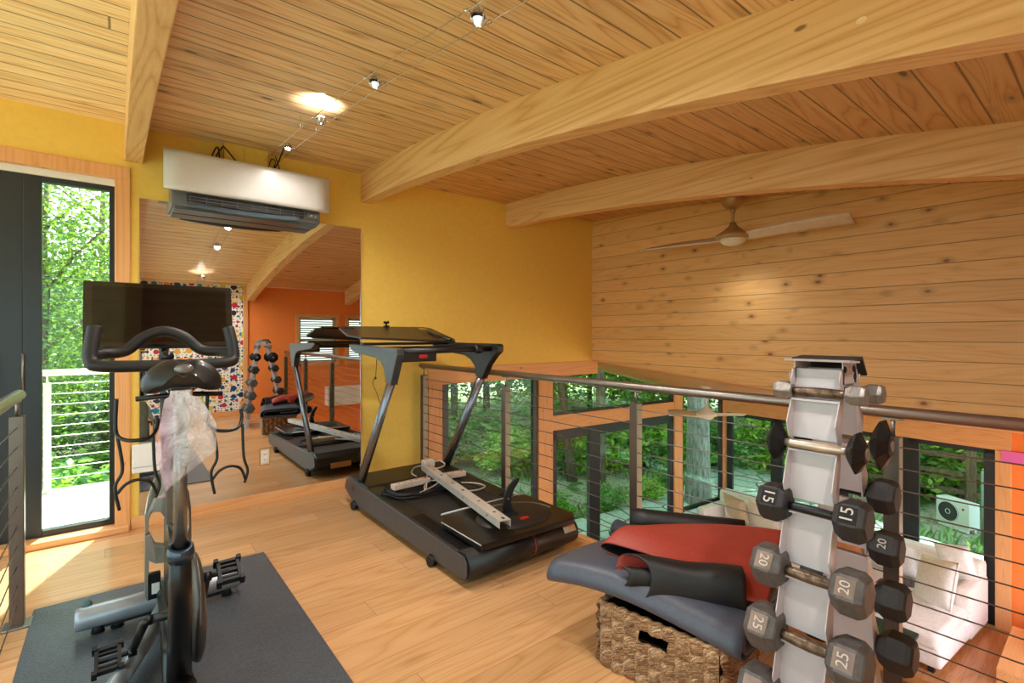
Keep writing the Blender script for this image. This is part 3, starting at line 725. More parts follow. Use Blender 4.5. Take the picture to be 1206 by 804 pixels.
# desk board laid on the handle arms
db = thing('desk_board', 'dark laptop desk board with cut-out grips resting on the treadmill handles', 'desk board', (1.905, 3.9, 1.3))
def board_mb():
    m = MB(); out = [(1.45, 4.10), (1.50, 4.15), (2.26, 4.15), (2.32, 4.10), (2.345, 3.72), (2.31, 3.66), (1.52, 3.80), (1.44, 3.88)]
    def z(y): return 1.325 + (y - 3.66) * .262
    A = [m.bm.verts.new((x, y, z(y))) for x, y in out]; B = [m.bm.verts.new((x, y, z(y) - .018)) for x, y in out]
    m.bm.faces.new(A); m.bm.faces.new(B[::-1]); n = len(out)
    for i in range(n): m.bm.faces.new((A[i], B[i], B[(i + 1) % n], A[(i + 1) % n]))
    return m, z
m, zb_ = board_mb(); m.build('board', plain('board_dark_brown', (46, 36, 30), .35, noise_amt=.05), db, bevel=.003)
for x in (1.53, 2.22):
    m = MB(); m.lathe([(0, .0), (.042, .0)], Matrix.Translation((x, 4.07, zb_(4.07) + .0012)) @ rotm('X', .256) @ Matrix.Diagonal((1, .55, 1, 1)), 24); m.lathe([(.042, 0), (.046, .002), (.048, 0)], Matrix.Translation((x, 4.07, zb_(4.07) + .001)) @ rotm('X', .256) @ Matrix.Diagonal((1, .55, 1, 1)), 24)
    o = m.build('grip_slot', M_rubber if x < 2 else plain('grip_slot_light', (176, 146, 70), .5), db)
m = MB(); m.box((1.87, 4.12, zb_(4.13)), (1.91, 4.16, zb_(4.14) + .012), bev=.003); m.cyl((1.89, 4.14, zb_(4.14)), (1.89, 4.14, zb_(4.14) + .045), .008); m.ball((1.875, 4.14, zb_(4.14) + .038), .013); m.ball((1.905, 4.14, zb_(4.14) + .04), .013); m.build('clip', M_rubber, db)
m = MB(); m.cyl((2.2, 3.55, 1.335), (2.2, 3.95, 1.40), .012); m.box((1.50, 3.70, 1.296), (2.30, 3.76, 1.318), bev=.004); m.build('support_bar', M_tblack, db)
# things lying on the treadmill
zt = lambda y: .172 + (y - 2.26) * .028
M_pad = plain('pad_black', (17, 14, 13), .35, noise_amt=.05)
pd = thing('equipment_tray', 'flat black tray with pale edges lying on the rear end of the treadmill belt', 'tray', (1.92, 2.43, .2))
m = MB()
def slab(m, pts, z0, z1):
    A = [m.bm.verts.new((x, y, z0)) for x, y in pts]; B = [m.bm.verts.new((x, y, z1)) for x, y in pts]; n = len(pts)
    m.bm.faces.new(A[::-1]); m.bm.faces.new(B)
    for i in range(n): m.bm.faces.new((A[i], A[(i + 1) % n], B[(i + 1) % n], B[i]))
slab(m, [(1.56, 2.62), (1.555, 2.20), (2.25, 2.17), (2.31, 2.24), (2.31, 2.72), (1.62, 2.73)], .198, .232); m.build('tray_body', M_pad, pd, bevel=.008)
m = MB(); m.tube([(1.556, 2.62, .235), (1.552, 2.20, .235)], .003, 6); m.tube([(1.62, 2.735, .234), (2.31, 2.735, .234)], .006, 6); m.build('pale_edge', plain('edge_pale', (196, 196, 190), .4), pd)
m = MB(); m.lathe([(0, .02), (.20, .02), (.235, .012), (.25, 0)], Matrix.Translation((1.98, 2.44, .232)) @ Matrix.Diagonal((1.05, .8, 1, 1)), 36); m.build('round_cushion', plain('cushion_dark', (30, 25, 22), .5), pd)
m = MB(); m.sheet(lambda u, v: (1.98 + (.262 + .018 * v) * math.cos(-.2 + u * 1.9) * 1.02, 2.44 + (.262 + .018 * v) * math.sin(-.2 + u * 1.9) * .8, .2345), 16, 1, .001); m.build('curved_trim', plain('trim_olive_grey', (120, 118, 100), .4), pd)
m = MB(); m.box((1.93, 2.30, .252), (1.985, 2.325, .262), bev=.003); m.build('red_tab', M_red, pd)
fn = thing('surf_fin', 'curved black plastic fin standing upright on the black tray', 'fin', (1.93, 2.44, .25))
poly = [(-.06, 0), (.06, 0), (.055, .03), (.035, .07), (.04, .11), (.07, .155), (.115, .19), (.135, .215), (.13, .225), (.07, .215), (.0, .18), (-.05, .12), (-.065, .06)]
m = MB(); m.prism([(p * .55, q) for p, q in poly], -.009, .009, 1); m.build('fin_blade', M_rubber, fn, True, bevel=.004)
fn.rotation_euler = (0, 0, -.35)
m = MB()
for q in ((.0, .10), (.03, .115)): m.cyl((q[0], -.012, q[1]), (q[0], .012, q[1]), .005, seg=10)
m.build('rivet', M_chrome, fn, True)
m = MB(); m.box((-.05, -.03, -.004), (.06, .03, .012), bev=.004); m.build('fin_base', M_rubber, fn, True)
# metal channel
ch = thing('metal_channel', 'long perforated aluminium channel lying diagonally across the treadmill', 'metal bar', (1.90, 2.98, .26))
p0 = Vector((2.06, 3.74, .262)); p1 = Vector((1.735, 2.22, .305)); L = (p1 - p0).length; c = (p0 + p1) / 2
ch.location = c; dq = (p0 - p1).normalized(); ch.rotation_euler = dq.to_track_quat('Y', 'Z').to_euler()
m = MB(); w = .036
m.prism([(-w, -.026), (-w + .003, -.026), (-w + .003, .013), (w - .003, .013), (w - .003, -.018), (w, -.026), (w, .018), (-w, .018)], -L / 2, L / 2, 1); m.build('channel_body', M_alu, ch, True)
m = MB()
for y in (-.74, -.62, -.38, -.1, .1, .36, .55, .7): m.lathe([(0, .0186), (.010, .0186)], Matrix.Translation((.004, y, 0)) @ Matrix.Diagonal((1, 1.8 if y in (-.1, .36, -.74) else 1, 1, 1)), 14)
for y in (-.6, -.2, .3): m.cyl((-w - .0006, y, 0), (-w + .001, y, 0), .007, seg=12)
m.build('slot_hole', M_rubber, ch, True)
# power strips and cables
def strip(loc, rz, label, L_=.31):
    t = thing('power_strip', label, 'power strip', loc, rz)
    m = MB(); m.box((-L_ / 2, -.03, 0), (L_ / 2, .03, .04), bev=.005); b = m.build('strip_body', plain('strip_beige', (206, 188, 172), .4), t, True)
    m = MB()
    for k in range(5):
        x = -L_ / 2 + .05 + k * .05
        for dx in (-.007, .007): m.box((x + dx - .0015, -.006, .0395), (x + dx + .0015, .006, .041))
        m.cyl((x, -.014, .0395), (x, -.014, .041), .003, seg=8)
    m.build('socket', M_rubber, t, True)
    m = MB(); m.box((L_ / 2 - .04, -.01, .039), (L_ / 2 - .02, .01, .044)); m.build('switch', M_red, t, True)
strip((1.75, 3.40, zt(3.4) + .03), .05, 'beige power strip lying on a coil of black cable at the front of the treadmill')
strip((2.13, 3.45, zt(3.45) + .012), -.1, 'beige power strip to the right of the metal channel on the treadmill', .26)
m = MB()
rnd = random.Random(3)
pts = []
for k in range(110):
    a = k * .62; rx = .20 + .09 * rnd.random(); ry = .10 + .09 * rnd.random()
    pts.append((1.80 + rx * math.cos(a) * 1.05, 3.36 + ry * math.sin(a), zt(3.4) + .012 + .022 * rnd.random()))
m.tube(smoothpath(pts, 4), .0065, 6)
tag(m.build('extension_cable', M_rubber), 'heap of coiled black cable on the front of the treadmill belt', 'cable')
m = MB(); m.tube(smoothpath([(1.72, 3.20, zt(3.2) + .04), (1.86, 3.25, zt(3.2) + .05), (1.95, 3.33, zt(3.2) + .05), (1.90, 3.37, zt(3.3) + .05), (1.80, 3.28, zt(3.3) + .05), (1.78, 3.22, zt(3.2) + .05), (2.0, 3.6, zt(3.5) + .04), (2.06, 3.75, zt(3.7) + .05), (1.95, 3.72, zt(3.7) + .06), (1.86, 3.6, zt(3.6) + .06), (1.85, 3.5, zt(3.5) + .06)], 8), .005, 6)
m.tube(smoothpath([(2.14, 3.3, zt(3.3) + .01), (2.22, 3.22, zt(3.2) + .01), (2.24, 3.12, zt(3.1) + .01), (2.14, 3.08, zt(3.1) + .01), (2.03, 3.12, zt(3.1) + .01)], 8), .006, 6)
tag(m.build('charger_cable', plain('cable_grey', (190, 180, 168), .5)), 'pale looping cable on top of the black cable coil', 'cable')
ad = thing('power_adapter', 'pale cube adapter at the front of the treadmill beside the end of the channel', 'adapter', (2.12, 3.80, zt(3.8) + .02))
m = MB(); m.box((-.05, -.035, 0), (.05, .035, .06), bev=.006); m.build('adapter_body', plain('adapter_cream', (222, 206, 190), .4), ad, True)
m = MB(); m.tube(smoothpath([(.05, 0, .03), (.10, -.02, .04), (.12, -.08, .02), (.06, -.12, .01), (.0, -.1, .005)], 6), .006, 6); m.build('adapter_lead', plain('lead_cream', (214, 200, 184), .4), ad, True)
m = MB(); m.box((1.56, 2.86, zt(2.85)), (2.33, 2.875, zt(2.85) + .004)); 

# ------------------------------------------------------------------ exercise bike
M_bike = plain('bike_black', (19, 18, 19), .32, .2, noise_amt=.05)
M_bikegrey = plain('bike_grey_metal', (112, 108, 100), .3, .45, noise_amt=.04)
M_bikeblue = plain('bike_pale_metal', (150, 158, 166), .3, .35, noise_amt=.03)
M_foam = plain('handlebar_grip', (22, 18, 17), .55, bump=.1, bscale=140)
M_screen = plain('bike_screen_glass', (9, 7, 8), .05, spec=.5, noise_amt=.0)
# mat
mt_ = MB(); mt_.box((-.315, 1.30, 0), (.735, 3.42, .009), bev=.003)
def matmat():
    m, nt, b, _ = new_mat('rubber_mat'); n = N(nt); p = n.world()
    f = n.noise(p, 160, 2); f2 = n.noise(p, 3, 3)
    nt.links.new(n.ramp(n.math('ADD', n.math('MULTIPLY', f, .7), n.math('MULTIPLY', f2, .3)), [(.3, lin((44, 50, 58))), (.7, lin((84, 90, 98)))]), b.inputs['Base Color'])
    b.inputs['Roughness'].default_value = .42; nt.links.new(n.bump(f, .5, .003), b.inputs['Normal']); return m
tag(mt_.build('exercise_mat', matmat()), 'dark grey rubber mat under the exercise bike', 'mat')
bk = thing('exercise_bike', 'black exercise bike with wide screen on a dark mat near the glazed door', 'exercise bike', (.18, 2.4, .01))
# front foot + levelling feet
m = MB(); secs = [(-.135, .05), (-.10, .06), (.5, .06), (.535, .05)]
m.tube([(x, 2.98 + .0, .085) for x in (-.14, -.12, .1, .3, .51, .53)], .04, 16, rs=[.046, .05, .05, .05, .046, .038])
ft = m.build('front_foot', M_bikeblue, bk); ft['label'] = 'pale metal cross tube of the front foot'
m = MB()
for x in (-.06, .01, .46): m.cyl((x, 2.98, .01), (x, 2.98, .05), .026, .018, 14)
m.box((-.04, 2.955, .03), (.44, 2.965, .045)); m.build('levelling_foot', M_rubber, ft)
m = MB(); m.ball((-.10, 3.01, .135), .02); m.cyl((-.10, 3.01, .11), (-.10, 3.01, .14), .017); m.build('transport_wheel', plain('wheel_teal', (60, 92, 92), .5), ft)
# base strut + rear foot
m = MB(); m.tube([(.185, 2.80, .13), (.10, 2.60, .085), (-.02, 2.30, .075), (-.10, 2.06, .07)], .034, 16); m.build('base_tube', M_bikeblue, bk)
m = MB(); m.tube([(-.28, 1.74, .055), (.0, 1.76, .06), (.3, 1.74, .055)], .034, 14); m.tube([(-.1, 2.06, .07), (-.02, 1.78, .065)], .034, 14); m.tube([(.20, 2.10, .14), (.10, 1.9, .09), (.04, 1.77, .065)], .034, 14)
m.cyl((-.24, 1.75, .009), (-.24, 1.75, .04), .024); m.cyl((.26, 1.75, .009), (.26, 1.75, .04), .024); m.build('rear_foot', M_bike, bk)
# front fork shell
def forkshell():
    m = MB()
    outer = [(.112, .10), (.112, .42), (.114, .52), (.124, .60), (.145, .68), (.172, .735), (.20, .75), (.235, .735), (.265, .68), (.288, .60), (.298, .52), (.300, .42), (.300, .30), (.300, .10)]
    inner_l = [(.128, .10), (.128, .285), (.190, .25), (.190, .10)]
    # build as strips: left leg, right leg, band, head
    y0, y1 = 2.895, 2.93
    m.prism([(.112, .10), (.112, .40), (.128, .40), (.128, .10)], y0, y1, 1)
    m.prism([(.185, .10), (.185, .50), (.196, .50), (.196, .10)], y0, y1, 1)
    m.prism([(.112, .31), (.112, .42), (.130, .435), (.150, .38), (.19, .37), (.19, .29), (.15, .29)], y0 - .02, y1, 1)
    m.prism([(.112, .42), (.113, .52), (.124, .60), (.145, .68), (.172, .735), (.20, .75), (.20, .48), (.17, .535), (.14, .54), (.127, .50), (.125, .44)], y0 - .02, y1, 1)
    m.prism([(.19, .10), (.19, .75), (.235, .735), (.25, .70), (.25, .40), (.24, .10)], y0 - .03, y1, 1)
    m.prism([(.25, .70), (.265, .68), (.288, .60), (.298, .52), (.300, .42), (.300, .30), (.29, .30), (.287, .50), (.275, .56), (.25, .58)], y0 - .02, y1, 1)
    m.prism([(.25, .25), (.25, .36), (.275, .385), (.29, .43), (.300, .43), (.300, .25)], y0 - .02, y1, 1)
    return m
m = forkshell()
for v in m.bm.verts: v.co.y += 6. * (v.co.x - .205) ** 2
m.build('front_fork', M_bikegrey, bk, bevel=.008)
M_guard = plain('bike_guard_dark', (74, 68, 64), .3, .4)
m = MB(); m.tube([(.2, 2.88, .74), (.19, 2.80, 1.0), (.18, 2.70, 1.20)], .026, 16); m.build('handlebar_post', M_bike, bk)
m = MB(); m.box((.12, 2.86, .14), (.17, 2.89, .26), bev=.004); bx = m.build('brake_box', M_bike, bk)
m = MB(); m.box((.135, 2.857, .165), (.165, 2.861, .215)); m.build('rating_label', M_white, bx)
# seat tube, collar, post
m = MB(); m.tube([(.168, 1.95, .665), (.172, 2.0, .5), (.178, 2.08, .30), (.182, 2.15, .10)], .04, 18, rs=[.031, .034, .037, .04]); m.tube([(.182, 2.15, .10), (.184, 2.5, .12), (.19, 2.92, .16)], .034, 14, rs=[.05, .036, .036]); m.build('seat_tube', M_bike, bk)
m = MB(); m.lathe([(.0, .0), (.036, .0), (.04, .02), (.036, .045), (.026, .05), (.024, .03)], Matrix.Translation((.167, 1.935, .65)) @ rotm('X', .28), 24); m.build('collar', plain('collar_steel', (70, 82, 96), .25, .8), bk)
m = MB(); m.tube([(.167, 1.94, .66), (.166, 1.925, .9), (.165, 1.91, 1.19)], .0195, 18); m.build('seat_post', plain('seat_post_grey', (128, 126, 124), .25, .8), bk)
# belt guard and flywheel
m = MB(); m.lathe([(0, .022), (.08, .024), (.17, .018), (.195, .008), (.2, 0), (.195, -.012), (.17, -.022), (0, -.024)], Matrix.Translation((.245, 2.28, .325)) @ rotm('Y', PI / 2), 48)
m.tube([(.245, 2.28, .50), (.245, 2.6, .46)], .012); m.build('belt_guard', M_guard, bk)
m = MB(); m.lathe([(0, .016), (.05, .018), (.12, .012), (.20, .016), (.205, .0), (.20, -.016), (.12, -.012), (0, -.016)], Matrix.Translation((.20, 2.66, .33)) @ rotm('Y', PI / 2), 48); m.build('flywheel', M_bike, bk)
# cranks and pedals
def crank(sx, x, dy, dz):
    ax = Vector((.18 + sx * .07, 2.34, .29)); e = Vector((x - sx * .055, 2.34 + dy, .29 + dz))
    m = MB(); m.tube([ax, ax + Vector((sx * .02, 0, 0)), e], .014, 12, rs=[.02, .018, .013]); m.cyl(e - Vector((.014, 0, 0)), e + Vector((.014, 0, 0)), .018); cr = m.build('crank_arm', M_bike, bk)
    m = MB(); c = Vector((x + sx * .02, 2.34 + dy, .29 + dz)); T = Matrix.Translation(c) @ rotm('X', .5)
    m.cyl(e, c, .009)
    w, l, h = .04, .05, .012
    for q in (((-w, -l, -h), (w, -l + .012, h)), ((-w, l - .012, -h), (w, l, h)), ((-w, -l, -h), (-w + .012, l, h)), ((w - .012, -l, -h), (w, l, h)), ((-w, -.006, -h * .7), (w, .006, h * .7)), ((-w, -.03, -h * .6), (w, -.022, h * .6)), ((-w, .022, -h * .6), (w, .03, h * .6))):
        m.box(q[0], q[1], T)
    for sx_ in (-1, 1):
        for sy in (-1, 1): m.box((sx_ * w - .008, sy * l - .008, -h - .006), (sx_ * w + .008, sy * l + .008, h + .006), T)
    m.build('pedal', M_rubber, cr)
crank(-1, .0, .10, -.15); crank(1, .335, -.10, .15)
m = MB(); m.cyl((.10, 2.34, .29), (.27, 2.34, .29), .017, seg=18); m.build('crank_axle', M_bike, bk)
# handlebar
cxh = .165
m = MB()
m.tube(smoothpath([(cxh - .225, 2.46, 1.41), (cxh - .232, 2.44, 1.35), (cxh - .235, 2.42, 1.285), (cxh - .20, 2.40, 1.262), (cxh, 2.40, 1.258), (cxh + .20, 2.40, 1.262), (cxh + .235, 2.42, 1.285), (cxh + .232, 2.44, 1.35), (cxh + .222, 2.46, 1.41)], 8), .023, 14)
m.tube(smoothpath([(cxh - .235, 2.43, 1.30), (cxh - .20, 2.52, 1.305), (cxh - .13, 2.55, 1.315), (cxh - .07, 2.56, 1.37), (cxh, 2.565, 1.395), (cxh + .07, 2.56, 1.37), (cxh + .13, 2.55, 1.315), (cxh + .20, 2.52, 1.305), (cxh + .235, 2.43, 1.30)], 8), .022, 14)
m.build('handlebar', M_foam, bk)
m = MB(); m.cyl((cxh, 2.40, 1.255), (cxh, 2.56, 1.28), .022); m.tube([(.18, 2.70, 1.20), (.17, 2.5, 1.24), (cxh, 2.42, 1.25)], .024); m.ball((cxh, 2.45, 1.29), .026); m.build('stem', M_bike, bk)
# screen
ns0 = set(bpy.data.objects.keys())
sc = MB(); sc.box((-.106, 2.75, 1.318), (.455, 2.775, 1.62), bev=.006); s_ = sc.build('screen_housing', M_bike, bk)
m = MB(); m.box((-.100, 2.7475, 1.326), (.449, 2.7505, 1.614)); m.build('screen_bezel', plain('bezel_black', (12, 11, 12), .15, coat=.6), s_)
m = MB(); m.box((-.076, 2.7468, 1.345), (.427, 2.7478, 1.597)); m.build('screen_panel', M_screen, s_)
TM = Matrix.Translation(Vector((0, 2.76, 1.318)) - absloc(bk)) @ rotm('X', -math.radians(12)) @ Matrix.Translation(absloc(bk) - Vector((0, 2.76, 1.318)))
for k_ in set(bpy.data.objects.keys()) - ns0: bpy.data.objects[k_].data.transform(TM)
m = MB(); m.tube([(.18, 2.85, 1.47), (.18, 2.82, 1.3), (.18, 2.72, 1.22)], .02); m.box((.10, 2.83, 1.40), (.26, 2.87, 1.54), bev=.01); m.build('screen_arm', M_bike, bk)
# saddle
def saddle(u, v):
    y = 1.80 + u * .30; wv = .105 * (1 - .03 * u) if u < .35 else .105 * (1 - .8 * min(1, (u - .35) / .45) ** 1.1) + .0
    wv = max(wv, .024); a = v * 2 * PI
    wid = wv; h = .034 + .016 * (1 - u)
    x = wid * math.copysign(abs(math.cos(a)) ** .7, math.cos(a)); z = h * math.copysign(abs(math.sin(a)) ** .75, math.sin(a))
    e = math.sin(min(1, u / .10) * PI / 2) ** .6 if u < .10 else (math.sin(min(1, (1 - u) / .07) * PI / 2) ** .6 if u > .93 else 1)
    k = max(e, .02)
    dip = -.034 * (abs(x) / .105) ** 2 + (.018 * math.exp(-(x / .03) ** 2) if z < 0 else 0) - .016 * math.exp(-(x / .02) ** 2) * (u < .5)
    return (.165 + x * (k * .5 + .5 if u < .1 else k), y, 1.262 + z * k + dip - .01 * u)
m = MB(); m.sheet(saddle, 30, 36); bmesh.ops.remove_doubles(m.bm, verts=m.bm.verts[:], dist=.0006); sd = m.build('saddle', plain('saddle_black', (17, 15, 15), .4, coat=.3), bk)
m = MB(); m.ball((.165, 1.803, 1.276), .018, 1.5, .35, .8); m.build('saddle_badge', plain('badge_silver', (120, 120, 122), .25, .6), sd)
m = MB()
for s in (-1, 1): m.tube(smoothpath([(.165 + s * .05, 1.84, 1.235), (.165 + s * .03, 1.90, 1.20), (.165 + s * .025, 1.98, 1.20), (.165, 2.06, 1.235)], 6), .005, 8)
m.box((.135, 1.87, 1.18), (.195, 1.96, 1.21), bev=.005); m.build('saddle_rail', M_chrome, sd)
# dumbbell cradle loops behind the saddle post
m = MB()
for s in (-1, 1):
    cx = .168 + s * .116
    m.tube(smoothpath([(cx - .048, 1.88, 1.19), (cx - .05, 1.87, 1.10), (cx - .035, 1.84, 1.075), (cx, 1.82, 1.07), (cx + .035, 1.84, 1.075), (cx + .05, 1.87, 1.10), (cx + .048, 1.88, 1.13)], 6), .0055, 8)
m.tube([(.05, 1.88, 1.185), (.165, 1.90, 1.19), (.28, 1.88, 1.185)], .008)
m.build('dumbbell_cradle', M_bike, bk)
# slim side stands hanging from the cradle (tubular legs)
for s in (-1, 1):
    m = MB()
    cx = .168 + s * .122; top = 1.08
    m.tube(smoothpath([(cx + .046, 1.87, top), (cx + .05, 1.87, top - .11), (cx + .062, 1.87, top - .16), (cx + .052, 1.87, top - .20)], 6), .0045, 8)
    m.tube(smoothpath([(cx - .04, 1.87, top), (cx - .028, 1.87, top - .10), (cx - .045, 1.87, top - .15), (cx - .035, 1.87, top - .22)], 6), .0045, 8)
    m.tube(smoothpath([(cx - .04, 1.87, top - .17), (cx - .02, 1.865, top - .145), (cx + .01, 1.86, top - .135), (cx + .04, 1.865, top - .15), (cx + .055, 1.87, top - .19)], 6), .0045, 8)
    m.build('cradle_leg', M_bike, bk)
# plastic bag
def bagmat():
    m, nt, b, out = new_mat('clear_plastic_bag'); n = N(nt); p = n.obj()
    s = n.sep(p); f = n.noise(p, 9, 4, .6, 1.2)
    c = n.mix(n.mapr(n.math('ADD', s[0], n.math('MULTIPLY', f, .06)), -.02, .035, 1., 0.), lin((226, 226, 232)), lin((222, 172, 204)))
    nt.links.new(c, b.inputs['Base Color']); b.inputs['Roughness'].default_value = .22
    nt.links.new(n.mapr(f, .35, .7, .16, .7), b.inputs['Alpha']); nt.links.new(n.bump(f, .9, .03), b.inputs['Normal']); b.inputs['Specular IOR Level'].default_value = .8; return m
bg = thing('plastic_bag', 'crumpled clear and pink plastic bag hanging from the bike saddle', 'plastic bag', (.15, 1.82, 1.215))
def bag(u, v, side):
    tt = v
    L0 = -.028 - .045 * tt ** .8 if tt < .55 else -.057 + .045 * (tt - .55) / .45 * .6
    R0 = .03 + .07 * min(1, tt / .35) ** .7 if tt < .62 else .10 - .155 * (tt - .62) / .38
    if tt < .06: L0 *= .7; R0 *= .7
    x = L0 + (R0 - L0) * u; z = -.005 - .315 * tt + .05 * (u > .5) * (tt ** 3) * 0
    bul = math.sin(PI * u) * math.sin(PI * min(1, tt * .96 + .04)) * .032
    nz = noise.noise(Vector((x * 26, z * 16, side * 3.))) * .016 + noise.noise(Vector((x * 60, z * 30, side * 7.))) * .007
    return (x, side * (bul + .002) + nz * math.sin(PI * u) - .02, z)
for s in (-1, 1):
    m = MB(); m.sheet(lambda u, v: bag(u, v, s), 28, 40); m.build('bag_film', bagmat() if s < 0 else bpy.data.materials['clear_plastic_bag'], bg, True)

# ------------------------------------------------------------------ dumbbell rack (A-frame)
M_rack = plain('rack_white', (188, 178, 180), .35, noise_amt=.015)
M_hexgrey = plain('hex_grey_iron', (92, 88, 86), .5, .35, noise_amt=.12, bump=.35, bscale=120)
M_hexlight = plain('hex_light_iron', (130, 124, 120), .42, .5, noise_amt=.1, bump=.3, bscale=120)
M_hexblack = plain('hex_black_rubber', (40, 38, 39), .55, .1, noise_amt=.1, bump=.25, bscale=140)
M_vinyl = plain('dumbbell_black_vinyl', (13, 13, 14), .5, spec=.3)
M_rust = plain('worn_handle', (112, 92, 76), .38, .8, noise_amt=.3, bump=.3, bscale=160)
M_handle_l = plain('pale_handle', (196, 178, 160), .3, .7, noise_amt=.1)
M_num = plain('number_cream', (190, 180, 170), .5)
M_plate = plain('number_plate_worn', (128, 108, 96), .45, .4, noise_amt=.2, bump=.2)
rk = thing('dumbbell_rack', 'white A-frame dumbbell rack standing by the loft railing', 'dumbbell rack', (1.76, .59, 0))
A_ = [(1.680, 1.20), (1.625, 1.042), (1.628, .853), (1.623, .658), (1.592, .473), (1.56, .285), (1.53, .10)]
B_ = [(1.842, 1.193), (1.90, 1.03), (1.925, .858), (1.955, .685), (1.995, .507), (2.03, .322), (2.07, .13)]
# smooth shelf lines
LA = lambda z: 1.695 - (1.23 - z) * .130
LB = lambda z: 1.815 + (1.23 - z) * .205
y0, y1 = .535, .665
ZS = [1.195, 1.04, .853, .66, .473, .285, .10]
def ladder(side):
    LX = LA if side < 0 else LB
    f = MB(); g = MB()
    zs = [1.285] + ZS + [0.0]
    for a, b in zip(zs, zs[1:]):
        # web between two cradles: sloping plate + flanges with a notch at each dumbbell
        xa, xb = LX(a), LX(b); w = .036
        lo = b + .018 if b > .0 else 0.0; hi = a - .012
        xh, xl = LX(hi), LX(lo)
        o = side
        g.prism([(xh - o * .008, hi), (xl - o * .008, lo), (xl - o * .012, lo), (xh - o * .012, hi)], y0, y1, 1)   # plate
        for yy in (y0 - .003, y1):
            f.prism([(xh - o * .014, hi + .006), (xh + o * .016, hi - .002), (xh + o * .032, hi - .035), (xl + o * .036, lo + .05), (xl + o * .020, lo + .006), (xl - o * .014, lo - .016)], yy, yy + .003, 1)
    for z in ZS:   # seat lips
        x = LX(z); f.box((min(x - side * .008, x + side * .022), y0, z - .020), (max(x - side * .008, x + side * .022), y1, z - .014))
    g.build('rack_ladder_plate', M_rack, rk); f.build('rack_ladder_flange', M_rack, rk)
ladder(-1); ladder(1)
m = MB(); m.prism([(1.665, 1.305), (1.755, 1.30), (1.755, 1.294), (1.668, 1.298)], y0 - .03, y1 + .02, 1); m.prism([(1.70, 1.23), (1.70, 1.30), (1.815, 1.30), (1.815, 1.23)], y0 - .003, y0, 1); m.prism([(1.70, 1.23), (1.70, 1.30), (1.815, 1.30), (1.815, 1.23)], y1, y1 + .003, 1)
m.build('top_bracket', M_rack, rk)
m = MB(); m.prism([(1.735, 1.305), (1.815, 1.312), (1.86, 1.255), (1.855, 1.25), (1.81, 1.303), (1.735, 1.298)], y0 - .02, y1 + .025, 1); m.build('top_cap', M_hexblack, rk)
m = MB()
for x, z in ((1.715, 1.275), (1.79, 1.275), (1.80, 1.25)):
    m = MB(); m.lathe([(0, .004), (.009, .003), (.011, 0)], Matrix.Translation((x, y0 - .003, z)) @ rotm('X', PI / 2), 12); m.build('rack_bolt', M_vinyl, rk)
m = MB(); m.box((1.50, .50, 0), (1.56, .70, .018), bev=.004); m.box((2.06, .50, 0), (2.12, .70, .018), bev=.004); m.box((1.53, .585, .02), (2.09, .615, .05), bev=.004); m.build('rack_base', M_rack, rk)
def hexhead(m, yc, L_, R, tap=.78, sgn=1, rot=0.):
    """hexagonal head, axis Y, rounded toward both faces"""
    prof = [(-.5, tap * .86), (-.44, tap), (-.2, 1.), (.28, 1.), (.44, .86), (.5, .74)]
    rings = []
    for t_, k in prof:
        rings.append([m.bm.verts.new((R * k * math.cos(rot + PI / 3 * i), yc + sgn * t_ * L_, R * k * math.sin(rot + PI / 3 * i))) for i in range(6)])
    for a, b in zip(rings, rings[1:]):
        for i in range(6): m.bm.faces.new((a[i], a[(i + 1) % 6], b[(i + 1) % 6], b[i]))
    m.bm.faces.new(rings[0][::-1]); m.bm.faces.new(rings[-1])
